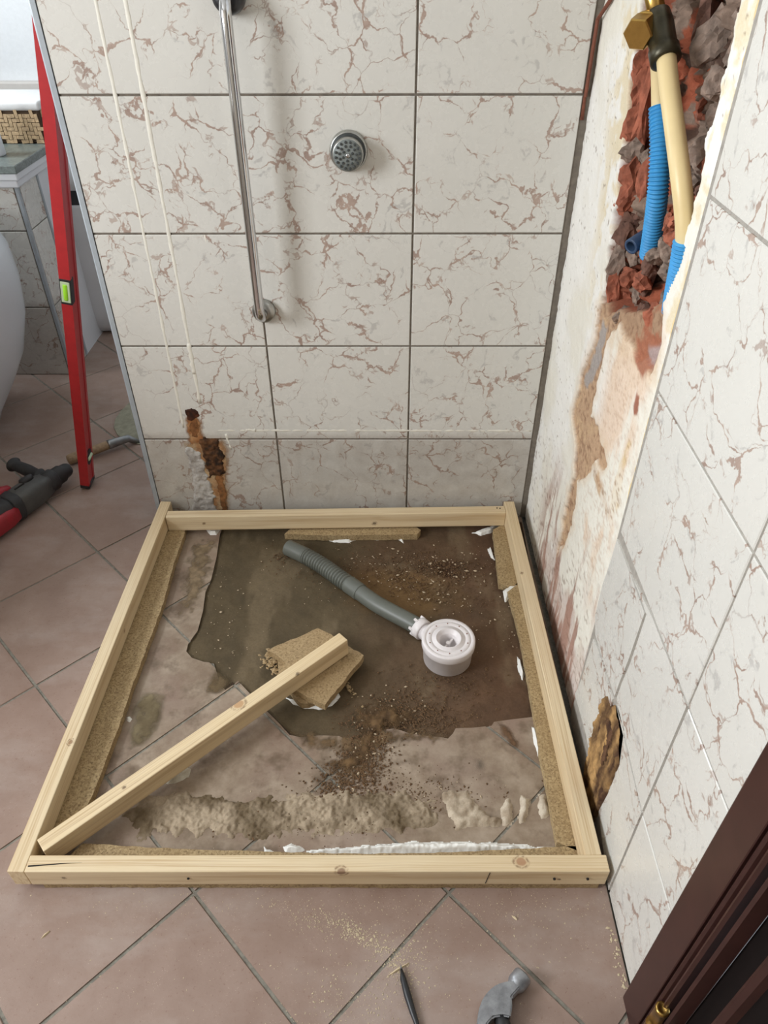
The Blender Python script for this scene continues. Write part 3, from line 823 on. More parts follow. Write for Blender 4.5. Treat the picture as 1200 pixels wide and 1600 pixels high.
# broken brick and mortar inside the chase
bsel = fbm(Yg, Zg, 17, 4, 91)
brick = L3((158, 88, 64)) * (0.60 + 0.7 * crag[..., None])
mort = L3((140, 120, 106)) * (0.45 + 0.95 * nf[..., None])
dark = L3((84, 64, 54)) * (0.5 + 0.9 * nf[..., None])
bm_ = sstep(bsel, 0.53, 0.57)[..., None]
hc = brick * bm_ + mort * (1 - bm_)
dm_ = sstep(fbm(Yg, Zg, 24, 4, 93), 0.54, 0.62)[..., None]
hc = hc * (1 - dm_) + dark * dm_
rimb = (1 - sstep(np.abs(dh + 0.007), 0.006, 0.012))[..., None]
rimc = L3((140, 82, 62)) * np.ones_like(hc)
rimc = rimc * (0.75 + 0.5 * fbm(Yg * 0.1, Zg, 30, 3, 95))[..., None]
hc = hc * (1 - rimb) + rimc * rimb
hm = sstep(-dh, -0.001, 0.003)[..., None]
c = c * (1 - hm) + hc * hm
# ochre tile adhesive along the tile edge
adh = sstep(-(Yg - (YJ + 0.016 + 0.012 * nm)), 0.0, 0.004) * sstep(Zg, 0.50, 0.56)
c = lay(c, adh, L3((230, 206, 156)))
dep = dep * (1 - adh) + (0.004 + 0.003 * nf) * adh
Xg = XR + dep
nx, ny = Yg.shape
idx = np.arange(nx * ny).reshape(nx, ny)
Fc = np.stack([idx[:-1, :-1], idx[:-1, 1:], idx[1:, 1:], idx[1:, :-1]], -1).reshape(-1, 4)
me = mk('stripped_plaster', np.stack([Xg, Yg, Zg], -1).reshape(-1, 3).tolist(), Fc.tolist())
setcol(me, c.reshape(-1, 3))
link('stripped_plaster', me, 'surface', wall_right, None, None, True, None, 'cream plaster stripped of tiles, with a chase hacked into red brick')

# rotten timber showing where the low tile has gone
blob('rotten_patch', [(-0.7766, 0.2481), (-0.8199, 0.2644), (-0.8648, 0.2691), (-0.8915, 0.2062), (-0.8891, 0.1084), (-0.8751, 0.0011), (-0.7936, -0.0038), (-0.7785, 0.0627), (-0.7734, 0.1400), (-0.7681, 0.1952)], 0.0048, 0.0022, XR + 0.0028, 'x', 0.9, 80, (184, 146, 96), (72, 50, 36), 21, 0.005, wall_right, sign=-1, warp=0.009, cscale=60, stretch=0.22, label='orange brown rot where the low tile has broken away')
blob('rotten_core', [(-0.8134, 0.2272), (-0.8371, 0.2465), (-0.8541, 0.2358), (-0.8552, 0.1918), (-0.8524, 0.1392), (-0.8414, 0.1295), (-0.8289, 0.1798)], 0.0030, 0.0022, XR - 0.0005, 'x', 0.9, 120, (58, 40, 32), (104, 76, 56), 33, 0.005, wall_right, 'stain', None, 'dark rotten core of the broken low tile', None, -1, 0.007, None, 80.0, 0.3)
# rubble stuck in the chase
rr = random.Random(5)
RUBT = [(.030, 1), (.026, 1), (.028, 0), (.026, 1), (.022, 1), (.03, 2), (.022, 1), (.026, 1), (.018, 0), (.020, 1), (.024, 0), (.016, 2), (.018, 1), (.020, 2), (.018, 2), (.014, 1), (.018, 1), (.020, 0), (.022, 1), (.020, 1), (.018, 2), (.018, 2), (.016, 1), (.016, 1), (.014, 0), (.014, 1), (.014, 2), (.016, 0), (.018, 1), (.016, 2)]
RUB = [(-0.4283, 1.1541), (-0.5082, 1.1423), (-0.4411, 1.0903), (-0.5017, 1.0782), (-0.5127, 1.1087), (-0.3765, 1.1706), (-0.5233, 1.1763), (-0.5063, 1.0415), (-0.5431, 1.0269), (-0.4826, 0.9878), (-0.4758, 0.9604), (-0.5433, 0.9957), (-0.2957, 0.9776), (-0.2961, 0.9294), (-0.2996, 0.9002), (-0.3565, 0.9021), (-0.3139, 0.8309), (-0.3178, 0.7992), (-0.4139, 0.8761), (-0.4595, 0.8627), (-0.4977, 0.8956), (-0.4173, 0.8265), (-0.5150, 0.8548), (-0.3895, 0.7886), (-0.3047, 0.7596), (-0.4639, 0.8140), (-0.2899, 0.8606), (-0.4687, 0.9317), (-0.5302, 1.0578), (-0.5376, 1.1326)]
for k, (y, z) in enumerate(RUB):
    r, t = RUBT[k]
    me = chunk('brick_fragment' if t != 1 else 'mortar_lump', r, 100 + k, (0.8, 0.95, 1.15), 3)
    link('brick_fragment' if t != 1 else 'mortar_lump', me, ('brick_red', 'mortar_grey', 'brick_dark')[t], wall_right, (XR + 0.048 + rr.uniform(-.008, .012), y, z), (rr.uniform(-.5, .5), rr.uniform(-.5, .5), rr.uniform(-.5, .5)))
EDGE = [(-0.2094, 1.1025), (-0.2173, 1.0640), (-0.2287, 1.0201), (-0.2407, 0.9797), (-0.2496, 0.9423), (-0.2589, 0.9040), (-0.2682, 0.8591), (-0.2741, 0.8113), (-0.2805, 0.7676), (-0.3628, 0.7583), (-0.4431, 0.7883), (-0.5099, 0.8192)]
for k, (y, z) in enumerate(EDGE):
    t = (0, 0, 0, 1, 0, 0, 2, 1, 0, 1, 2, 0)[k]
    me = chunk('brick_fragment' if t != 1 else 'mortar_lump', 0.030, 300 + k, (0.75, 0.55, 1.25 if k < 9 else 0.7), 3)
    link('brick_fragment' if t != 1 else 'mortar_lump', me, ('brick_red', 'mortar_grey', 'brick_dark')[t], wall_right, (XR + 0.030, y - 0.022, z), (rr.uniform(-.2, .2), rr.uniform(-.2, .2), rr.uniform(-.4, .4)))
BURY = [(-0.5071, 0.9062), (-0.4719, 0.8846), (-0.5342, 0.9331), (-0.5305, 0.9593), (-0.4599, 0.8648), (-0.5404, 0.8881), (-0.6141, 0.8765), (-0.4310, 0.8318)]
for k, (y, z) in enumerate(BURY):
    t = (1, 1, 0, 0, 2, 1, 1, 0)[k]
    me = chunk('brick_fragment' if t != 1 else 'mortar_lump', (0.020, 0.016, 0.020, 0.018, 0.018, 0.020, 0.012, 0.018)[k], 340 + k, (0.9, 0.9, 1.1), 3)
    link('brick_fragment' if t != 1 else 'mortar_lump', me, ('brick_red', 'mortar_grey', 'brick_dark')[t], wall_right, (XR + 0.026, y, z), (rr.uniform(-1, 1), rr.uniform(-1, 1), rr.uniform(-1, 1)))
# upright broken brick edge on the far side of the chase
link('brick_fragment', chunk('brick_fragment', 0.055, 77, (0.45, 0.22, 1.35), 3), 'brick_red', wall_right, (XR + 0.032, -0.285, 1.065), (0.05, 0, 0.2))
link('brick_fragment', chunk('brick_fragment', 0.035, 79, (0.5, 0.35, 1.2), 3), 'brick_red', wall_right, (XR + 0.03, -0.36, 0.965), (0.1, 0, -0.2))

# ------------------------------------------------------------------ other walls, ceiling, window, far side of the bathroom
wall_far = link('wall_far', box('wall_far', ROOM[0] - .1, XR + .2, 1.75, 1.85, 0, 2.5), 'wall_white', kind='structure')
wall_rear = link('wall_rear', box('wall_rear', ROOM[0] - .1, XR + .2, -2.5, -2.4, 0, 2.5), 'wall_beige', kind='structure')
ceiling = link('ceiling', box('ceiling', ROOM[0] - .1, XR + .2, -2.5, 1.85, 2.5, 2.6), 'ceiling', kind='structure')
pieces = subtract([(-2.5, 0.0), (1.85, 0.0), (1.85, 2.5), (-2.5, 2.5)], [[(WIN_Y0, WIN_Z0), (WIN_Y1, WIN_Z0), (WIN_Y1, WIN_Z1), (WIN_Y0, WIN_Z1)], [(W2[0], W2[2]), (W2[1], W2[2]), (W2[1], W2[3]), (W2[0], W2[3])]])
wall_left = link('wall_left', tri_prism('wall_left', pieces[0], ROOM[0] - 0.12, ROOM[0], 'yz'), 'wall_white', kind='structure')
def ring_frame(y0, y1, z0, z1, w, x0, x1):
    pc = subtract([(y0, z0), (y1, z0), (y1, z1), (y0, z1)], [[(y0 + w, z0 + w), (y1 - w, z0 + w), (y1 - w, z1 - w), (y0 + w, z1 - w)]])
    return tri_prism('window_frame', pc[0], x0, x1, 'yz')
window_1 = link('window_1', ring_frame(WIN_Y0, WIN_Y1, WIN_Z0, WIN_Z1, 0.05, ROOM[0] - 0.10, ROOM[0] - 0.05), 'white_plastic', kind='structure')
window_2 = link('window_2', ring_frame(W2[0], W2[1], W2[2], W2[3], 0.05, ROOM[0] - 0.10, ROOM[0] - 0.05), 'white_plastic', kind='structure')
link('window_mullion', box('window_mullion', ROOM[0] - 0.10, ROOM[0] - 0.05, -1.525, -1.475, WIN_Z0 + 0.05, WIN_Z1 - 0.05), 'white_plastic', window_1)
trim_2 = link('trim_2', box('ledge', ROOM[0], XR + 0.1, 1.70, 1.75, 0.735, 0.80, 0.004), 'ledge', kind='structure')

# added half-height block out of view, shading the floor left of the frame
shade_block = link('shade_block', box('shade_block', ROOM[0], -0.98, -0.80, 0.06, 0.0, 0.84, 0.004), 'wall_beige', kind='structure')

# low tiled wall at the back of the room
LWX, LWY = -0.862, 0.822
wall_low = link('wall_low', box('wall_low', ROOM[0], LWX - 0.004, LWY + 0.004, 1.45, 0.0, 0.66), 'grout', kind='structure')
for r, (z0, z1) in enumerate(((0.0, TH), (TH, 2 * TH), (2 * TH, 0.655))):
    for x0 in (LWX - 0.012 - TW, LWX - 0.012 - 2 * TW):
        t = wall_tile(x0, x0 + TW, z0, z1)
        link('wall_tile', t, 'marble', wall_low, (x0 + TW / 2, LWY, (z0 + z1) / 2))
    hh = (z1 - z0) / 2 - 0.002
    link('wall_tile', poly_prism('wall_tile', [(-0.066, -hh), (0.066, -hh), (0.066, hh), (-0.066, hh)], -0.007, 0.0, 'yz', 0.001), 'marble', wall_low, (LWX, LWY + 0.082, (z0 + z1) / 2))
link('corner_strip', box('corner_strip', LWX - 0.011, LWX + 0.001, LWY - 0.001, LWY + 0.012, 0.0, 0.66, 0.002), 'trim_grey', wall_low)
link('corner_strip', box('corner_strip', LWX - 0.008, LWX + 0.001, LWY + 0.152, LWY + 0.166, 0.0, 0.66, 0.002), 'trim_grey', wall_low)
link('end_panel', box('end_panel', LWX - 0.008, LWX - 0.002, LWY + 0.166, 1.45, 0.0, 0.66), 'white_plastic', wall_low)
link('moulding', box('moulding', ROOM[0], LWX + 0.010, LWY - 0.012, 1.45, 0.645, 0.667, 0.004, 2), 'white_plastic', wall_low)
link('moulding', box('moulding', ROOM[0], LWX + 0.018, LWY - 0.020, 1.46, 0.667, 0.688, 0.004, 2), 'white_plastic', wall_low)
link('countertop', box('countertop', ROOM[0], LWX + 0.024, LWY - 0.026, 1.46, 0.6885, 0.712, 0.002), 'granite', None, label='grey green granite countertop capping the low tiled wall', cat='countertop')

# rattan basket with a white liner
bk_ = empty('rattan_basket', (-1.06, 1.20, 0.7125), 'woven rattan basket with white liner on the granite countertop', 'basket')
link('body', box('body', -0.225, 0.215, -0.115, 0.115, 0.0, 0.10, 0.006, 2), 'rattan_dark', bk_)
V, Fc = [], []
def addbox(V, Fc, c, h, R=None):
    k = len(V)
    for sz in (-1, 1):
        for sy in (-1, 1):
            for sx in (-1, 1):
                p = Vector((sx * h[0], sy * h[1], sz * h[2]))
                if R is not None: p = R @ p
                V.append((c[0] + p.x, c[1] + p.y, c[2] + p.z))
    for f in ((0, 2, 3, 1), (4, 5, 7, 6), (0, 1, 5, 4), (2, 6, 7, 3), (0, 4, 6, 2), (1, 3, 7, 5)):
        Fc.append(tuple(k + i for i in f))
u_ = 0.0125
for a in range(-22, 22):
    for b in range(0, 13):
        m = (a + b) % 4
        x, z = -0.01 + a * u_, 0.0065 + b * u_
        if not (-0.215 < x < 0.205 and z < 0.088): continue
        Ry = Matrix.Rotation(random.uniform(-.1, .1), 3, 'Y')
        if m == 0: addbox(V, Fc, (x + u_ / 2, -0.117 - random.uniform(0, .0015), z), (u_ * 0.95, 0.002, u_ * 0.42), Ry)
        if m == 2: addbox(V, Fc, (x, -0.117 - random.uniform(0, .0015), max(z + u_ / 2, 0.0135)), (u_ * 0.42, 0.002, u_ * 0.95), Ry)
for a in range(-12, 13):
    for b in range(0, 12):
        m = (a + b) % 4
        y, z = a * u_, 0.0065 + b * u_
        if z > 0.088 or abs(y) > 0.105: continue
        if m == 0: addbox(V, Fc, (0.2165, y + u_ / 2, z), (0.002, u_ * 0.95, u_ * 0.42))
        if m == 2: addbox(V, Fc, (0.2165, y, z + u_ / 2), (0.002, u_ * 0.42, u_ * 0.95))
link('weave', mk('weave', V, Fc), 'rattan', bk_)
link('liner', box('liner', -0.229, 0.221, -0.121, 0.121, 0.096, 0.122, 0.008, 3), 'linen', bk_, None, None, True)

bt = empty('bottle', (-0.948, 0.925, 0.7125), 'white bottle standing on the granite in front of the rattan basket', 'bottle')
link('body', lathe('body', [(0.030, 0.0), (0.031, 0.004), (0.030, 0.06), (0.026, 0.10), (0.014, 0.115)], 24), 'white_plastic', bt, None, None, True)
link('cap', lathe('cap', [(0.013, 0.115), (0.013, 0.14), (0.011, 0.143)], 20), 'white_plastic', bt, None, None, True)

# white bin beyond the low wall
bn = empty('laundry_bin', (-0.83, 1.33, 0.0), 'white rounded plastic bin with black lid slot behind the red level', 'bin')
def rbox_loft(name, secs, seg=40, e=4.0):
    """secs: (z, half x, half y, cx, cy) superellipse sections"""
    V, Fc = [], []
    for (z, a, b, cx, cy) in secs:
        for i in range(seg):
            t = 2 * math.pi * i / seg
            c_, s_ = math.cos(t), math.sin(t)
            V.append((cx + a * math.copysign(abs(c_) ** (2 / e), c_), cy + b * math.copysign(abs(s_) ** (2 / e), s_), z))
    n = len(secs)
    for j in range(n - 1):
        for i in range(seg):
            p, q = j * seg + i, j * seg + (i + 1) % seg
            Fc.append((p, q, q + seg, p + seg))
    Fc.append(tuple(range(seg - 1, -1, -1)))
    Fc.append(tuple((n - 1) * seg + i for i in range(seg)))
    return mk(name, V, Fc)
link('body', rbox_loft('body', [(0.0, 0.09, 0.14, -.03, 0), (0.01, 0.115, 0.16, -.03, 0), (0.04, 0.135, 0.18, -.03, 0), (0.10, 0.143, 0.186, -.03, 0), (0.48, 0.148, 0.19, -.03, 0), (0.50, 0.148, 0.19, -.03, 0)]), 'white_plastic', bn, None, None, True)
link('lid', rbox_loft('lid', [(0.50, 0.146, 0.188, -.03, 0), (0.55, 0.146, 0.188, -.03, 0)]), 'black_gloss', bn)
link('lid_top', rbox_loft('lid_top', [(0.55, 0.150, 0.192, -.03, 0), (0.60, 0.146, 0.188, -.03, 0), (0.63, 0.12, 0.16, -.03, 0)]), 'white_plastic', bn, None, None, True)
V, Fc = [], []
for a in range(6):
    for b in range(13):
        addbox(V, Fc, (-0.135 + a * 0.014, -0.1895, 0.25 + b * 0.014), (0.004, 0.003, 0.004))
link('vent_grille', mk('vent_grille', V, Fc), 'jet_dark', bn)

# toilet bowl at the edge of the picture
tb = empty('toilet_bowl', (-1.115, 0.40, 0.0), 'white ceramic toilet bowl bulging in at the left edge', 'toilet')
link('bowl', rbox_loft('bowl', [(0.0, 0.135, 0.17, 0, 0), (0.06, 0.165, 0.20, 0, 0), (0.16, 0.232, 0.262, 0, 0), (0.25, 0.285, 0.30, 0, 0), (0.37, 0.326, 0.33, 0, 0), (0.47, 0.338, 0.34, 0, 0), (0.56, 0.335, 0.335, 0, 0), (0.60, 0.320, 0.32, 0, 0)], 64, 2.2), 'ceramic', tb, None, None, True)
link('seat', rbox_loft('seat', [(0.603, 0.325, 0.325, 0, 0), (0.612, 0.330, 0.330, 0, 0), (0.630, 0.326, 0.326, 0, 0), (0.640, 0.29, 0.29, 0, 0)], 64, 2.2), 'ceramic', tb, None, None, True)
for (a, z, r) in ((-0.45, 0.245, 0.262), (-0.25, 0.49, 0.337)):
    link('screw_cap', lathe('screw_cap', [(0.006, -0.004), (0.006, 0.004), (0.004, 0.0055)], 12, 'x'), 'jet_grey', tb, (r * math.cos(a), r * math.sin(a), z), (0, 0, a))

# door in the right wall, beside the viewer
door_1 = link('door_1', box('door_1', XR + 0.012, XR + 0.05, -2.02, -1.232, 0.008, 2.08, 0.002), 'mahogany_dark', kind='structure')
CX = 0.638
def vbar(name, prof, z0, z1, mat, parent):
    return link(name, poly_prism(name, prof, z0, z1, 'xy'), mat, parent)
vbar('casing', [(CX, -1.151), (CX - 0.001, -1.153), (CX - 0.001, -1.199), (CX, -1.200), (XR + 0.06, -1.200), (XR + 0.06, -1.180), (XR - 0.002, -1.180), (XR - 0.002, -1.151)], 0.0, 2.10, 'mahogany', door_1)
vbar('casing_moulding', [(CX + 0.007, -1.200), (CX + 0.001, -1.203), (CX - 0.001, -1.206), (CX + 0.001, -1.209), (CX + 0.006, -1.211), (CX + 0.001, -1.214), (CX, -1.217), (CX + 0.003, -1.220), (CX + 0.03, -1.221), (CX + 0.03, -1.200)], 0.0, 2.10, 'mahogany', door_1)
vbar('door_stile', [(CX + 0.022, -1.234), (CX + 0.012, -1.228), (CX + 0.007, -1.226), (CX + 0.004, -1.228), (CX + 0.006, -1.232), (CX + 0.022, -1.236)], 0.01, 2.08, 'mahogany', door_1)
vbar('panel_moulding', [(CX + 0.026, -1.262), (CX + 0.016, -1.266), (CX + 0.014, -1.270), (CX + 0.018, -1.276), (CX + 0.027, -1.280)], 0.12, 1.95, 'mahogany', door_1)
for z0 in (0.075, 1.65):
    link('hinge', lathe('hinge', [(0.0075, 0.0), (0.0085, 0.001), (0.0085, 0.0395), (0.0094, 0.040), (0.0094, 0.044), (0.0085, 0.0445), (0.0085, 0.092), (0.0092, 0.093), (0.0092, 0.098), (0.0060, 0.1000), (0.0045, 0.096)], 18), 'brass', door_1, (CX - 0.002, -1.2200, z0), None, True)
    link('hinge_leaf', box('hinge_leaf', CX + 0.012, CX + 0.0145, -1.262, -1.228, z0 + 0.004, z0 + 0.082, 0.0008), 'bronze', door_1)

# ================================================================== OBJECTS
# ------------------------------------------------------------------ timber frame for the new shower tray
Z0, Z1, BW = 0.0185, 0.0645, 0.028
fr = empty('timber_frame', (0.15, -0.5, Z0), 'screwed square frame of planed pine battens on chipboard strips', 'frame')
def batten(name, a, b, mat, parent, zc=None, w=BW, h=Z1 - Z0):
    """a, b: the ends of its centre line"""
    a, b = Vector(a), Vector(b)
    d = b - a
    me = box(name, -d.length / 2, d.length / 2, -w / 2, w / 2, -h / 2, h / 2, 0.0016, 2)
    o = link(name, me, mat, parent)
    x = d.normalized(); y = Vector((0, 0, 1)).cross(x).normalized(); z = x.cross(y)
    mw = Matrix((x, y, z)).transposed().to_4x4(); mw.translation = (a + b) / 2
    if parent is not None:
        mw.translation = mw.translation - parent.location
    o.matrix_basis = mw
    return o
zc = (Z0 + Z1) / 2
batten('batten', (-0.3300, -0.9955, zc), (-0.3160, -0.0103, zc), 'pine_left', fr)
batten('batten', (0.6220, -0.9665, zc), (0.6075, -0.0103, zc), 'pine_right', fr)
batten('batten', (-0.3155, -0.9820, zc), (0.6435, -0.9800, zc), 'pine_front', fr)
batten('batten', (-0.3015, -0.0650, zc), (0.5935, -0.0440, zc), 'pine_back', fr)
for (x, y) in ((-0.05, -0.996), (0.61, -0.996), (0.555, -0.996)):
    link('screw_hole', lathe('screw_hole', [(0.0022, -0.001), (0.0022, 0.0015)], 10, 'y'), 'dark', fr, (x - 0.15, y + 0.5 - 0.0003, 0.024))
for (x, y) in ((0.572, -0.040), (0.580, -0.041)):
    link('screw_hole', lathe('screw_hole', [(0.002, -0.001), (0.002, 0.0006)], 10), 'dark', fr, (x - 0.15, y + 0.5, Z1 - Z0))
for x0 in (0.445,):
    link('pencil_mark', box('pencil_mark', -0.0006, 0.0006, -0.0004, 0.0004, -0.019, 0.019), 'dark', fr, (x0 - 0.15, -0.9945 + 0.5, 0.024), (0, 0.12, 0))
link('split_crack', poly_prism('split_crack', [(-0.312, -0.9855), (-0.285, -0.9835), (-0.255, -0.9815), (-0.225, -0.9805), (-0.255, -0.9828), (-0.285, -0.9855), (-0.312, -0.9880)], Z1 - 0.001, Z1 + 0.0003, 'xy'), 'dark', fr, tuple(-fr.location))

# ------------------------------------------------------------------ loose batten
batten('loose_batten', Vector((0, 0, 0)) + Vector([(-0.3038, -0.9528)][0] + (0.0435,)), Vector([(0.1858, -0.5009)][0] + (0.0563,)), 'pine_loose', None)
o = bpy.data.objects['loose_batten']
o['label'] = 'loose pine batten lying diagonally across the frame onto chipboard scraps'; o['category'] = 'batten'

# ------------------------------------------------------------------ chipboard strips and scraps
def rag(poly, step=0.012, amp=0.0012, seed=0):
    rr = random.Random(seed); out = []
    for i in range(len(poly)):
        a, b = Vector(poly[i]), Vector(poly[(i + 1) % len(poly)])
        n = max(1, int((b - a).length / step))
        for k in range(n):
            p = a.lerp(b, k / n)
            out.append((p.x + rr.uniform(-amp, amp), p.y + rr.uniform(-amp, amp)))
    return out
CT = 0.018
def board(name, poly, z0, z1, label, seed, mat='chip', amp=0.0009, group='chipboard strips under the frame', cat='board'):
    cx = sum(p[0] for p in poly) / len(poly); cy = sum(p[1] for p in poly) / len(poly)
    me = poly_prism(name, [(p[0] - cx, p[1] - cy) for p in rag(poly, 0.012, amp, seed)], 0, z1 - z0)
    return link(name, me, mat, None, (cx, cy, z0), None, False, None, label, cat, group)
board('chipboard_strip', [(-0.327, -0.020), (-0.341, -0.962)] + [(-0.2829, -0.9044), (-0.2669, -0.8437), (-0.2632, -0.7785), (-0.2592, -0.6858), (-0.2602, -0.6125), (-0.2575, -0.5209), (-0.2541, -0.4281), (-0.2524, -0.3306), (-0.2581, -0.2049), (-0.2570, -0.0906)] + [(-0.262, -0.022)], 0.0003, CT, 'long chipboard strip under the frame batten nearest the red level', 1)
board('chipboard_strip', [(0.5611, -0.0745), (0.5571, -0.1806), (0.5532, -0.2801), (0.5882, -0.2867)] + [(0.617, -0.25), (0.612, -0.03)], 0.0003, CT, 'short chipboard strip in the frame corner by the stripped wall', 2)
board('chipboard_strip', [(0.5701, -0.3064), (0.5751, -0.3489), (0.5799, -0.4523), (0.5793, -0.5703), (0.5758, -0.7401), (0.5763, -0.8236), (0.5765, -0.8759), (0.5771, -0.9228)] + [(0.628, -0.945), (0.618, -0.262)], 0.0003, CT, 'long chipboard strip under the frame batten along the marbled wall', 3)
board('chipboard_strip', [(-0.300, -0.992), (0.634, -0.992)] + [(0.6220, -0.9273), (0.5769, -0.9296), (0.3844, -0.9400), (0.2291, -0.9425), (0.0736, -0.9394), (-0.1169, -0.9329), (-0.2545, -0.9252)], 0.0003, CT, 'chipboard strip under the frame batten nearest the hammer', 4)
board('chipboard_strip', [(0.0071, -0.0879), (0.1363, -0.0930), (0.2716, -0.0904), (0.3597, -0.0877), (0.3689, -0.0693)] + [(0.345, -0.045), (0.03, -0.052)], -0.0045, CT - 0.004, 'small chipboard piece poking out beneath the batten by the back wall', 5)
board('chipboard_scrap', [(0.1002, -0.6277), (0.0774, -0.5986), (0.0503, -0.5618), (0.0359, -0.5094), (0.0843, -0.4540), (0.1567, -0.4539), (0.1950, -0.5092), (0.1647, -0.5952), (0.1263, -0.6213)], -0.0035, 0.0125, 'lower chipboard scrap glued to the screed under another scrap', 6, 'chip_scrap', 0.0022, 'chipboard scraps under the loose batten')
board('chipboard_scrap', [(0.1228, -0.4328), (0.1530, -0.4519), (0.1947, -0.4873), (0.2278, -0.5126), (0.2107, -0.5443), (0.1890, -0.5818), (0.1513, -0.6433), (0.1170, -0.6243), (0.0861, -0.6050), (0.0444, -0.5685), (0.0506, -0.5514), (0.0599, -0.5358), (0.0502, -0.5235), (0.0393, -0.5128), (0.0153, -0.5002), (0.0387, -0.4838), (0.0655, -0.4689), (0.0888, -0.4576)], 0.0130, 0.0305, 'upper chipboard scrap with a crumbled corner under the loose batten end', 7, 'chip_scrap', 0.0016, 'chipboard scraps under the loose batten')
crumbs('chipboard_crumbs', [([(0.0253, -0.5098)][0][0], [(0.0253, -0.5098)][0][1], 0.012, 0.016, 0.3, 90, 0.002, 0.007, 0.004), ([(0.1979, -0.5756)][0][0], [(0.1979, -0.5756)][0][1], 0.004, 0.02, 0.5, 40, 0.001, 0.004, 0.0)], 'chip_scrap', 'crumbled chipboard flakes around the glued scraps', 'flakes', 3)

# ------------------------------------------------------------------ drain trap and hose
td = empty('shower_drain', (0.4135, -0.489, -0.008), 'white round shower trap with a grey corrugated waste hose', 'drain')
tbd = link('trap_body', lathe('trap_body', [(0.050, 0.0), (0.053, 0.003), (0.0555, 0.046), (0.0575, 0.047), (0.0585, 0.049), (0.0585, 0.064), (0.0575, 0.0665), (0.050, 0.067), (0.0495, 0.0662), (0.0485, 0.0662), (0.048, 0.067), (0.038, 0.067), (0.0375, 0.0663), (0.0365, 0.0663), (0.036, 0.067), (0.0290, 0.067), (0.0280, 0.0685), (0.0265, 0.0685), (0.0245, 0.062), (0.0205, 0.060), (0.0195, 0.058), (0.0190, 0.026), (0.001, 0.026)], 64), 'pvc_white', td, None, None, True)
link('trap_cross', box('trap_cross', -0.017, 0.017, -0.0018, 0.0018, 0.044, 0.050), 'pvc_white', tbd, None, (0, 0, 0.9))
link('trap_cross', lathe('trap_cross', [(0.005, 0.044), (0.005, 0.053), (0.003, 0.054)], 14), 'pvc_white', tbd)
for k in range(10):
    a = k * 0.628 + 0.3
    link('screw_hole', lathe('screw_hole', [(0.0016, 0.0), (0.0016, 0.0004)], 8), 'rust_line', tbd, (0.043 * math.cos(a), 0.043 * math.sin(a), 0.0669))
hp = [Vector((x, y, 0.0)) for x, y in [(0.0228, -0.1418), (0.0441, -0.1566), (0.0722, -0.1762), (0.1190, -0.2144), (0.1613, -0.2559), (0.2037, -0.2959), (0.2570, -0.3472), (0.3314, -0.4042), (0.3530, -0.4219)]]
zz = [0.0145, 0.0155, 0.016, 0.0165, 0.0165, 0.0165, 0.017, 0.019, 0.020]
hp = [Vector((p.x, p.y, z)) - td.location for p, z in zip(hp, zz)]
path = spline(hp, 420)
def cut(a, b): return path[int(a * 419):int(b * 419) + 1]
# hose: plain cuff, corrugated length, coupling, smooth pipe
link('hose_cuff', tube('hose_cuff', cut(0.0, 0.25), 0.0212, 28), 'pvc_grey', td, None, None, True)
cp = cut(0.235, 0.585)
acc = 0; rads = []
for i, p in enumerate(cp):
    if i: acc += (p - cp[i - 1]).length
    rads.append(0.0178 + 0.0040 * (0.5 + 0.5 * math.copysign(abs(math.cos(acc / 0.0088 * 2 * math.pi)) ** 0.6, math.cos(acc / 0.0088 * 2 * math.pi))))
link('corrugated_hose', tube('corrugated_hose', cp, rads, 28), 'pvc_grey', td, None, None, True)
link('hose_coupling', tube('hose_coupling', cut(0.575, 0.655), 0.0218, 28), 'pvc_grey', td, None, None, True)
link('waste_pipe', tube('waste_pipe', cut(0.64, 1.0), 0.0200, 28), 'pvc_grey', td, None, None, True)
e = path[-1]; d = (Vector((0, 0, 0.028)) - e).normalized()
d.z = 0; d.normalize()
un_ = link('union_nut', tube('union_nut', [e - d * 0.004, e - d * 0.003, e + d * 0.014, e + d * 0.015, e + d * 0.0155], [0.0225, 0.0245, 0.0245, 0.0235, 0.0205], 28), 'pvc_white', td, None, None, True)
link('trap_outlet', tube('trap_outlet', [e + d * 0.013, e + d * 0.05], 0.0195, 28), 'pvc_white', td, None, None, True)
sx = d.cross(Vector((0, 0, 1)))
for k in range(6):
    a = k * math.pi / 3 + 0.3
    rv = sx * math.cos(a) + Vector((0, 0, 1)) * math.sin(a)
    q = d.to_track_quat('X', 'Z')
    me = box('nut_lug', -0.0055, 0.0055, -0.003, 0.003, -0.003, 0.003, 0.0008)
    o = link('nut_lug', me, 'pvc_white', un_)
    xx = d; zz_ = rv.normalized(); yy = zz_.cross(xx)
    mw = Matrix((xx, yy, zz_)).transposed().to_4x4(); mw.translation = e - d * 0.006 + rv * 0.0222
    o.matrix_basis = mw

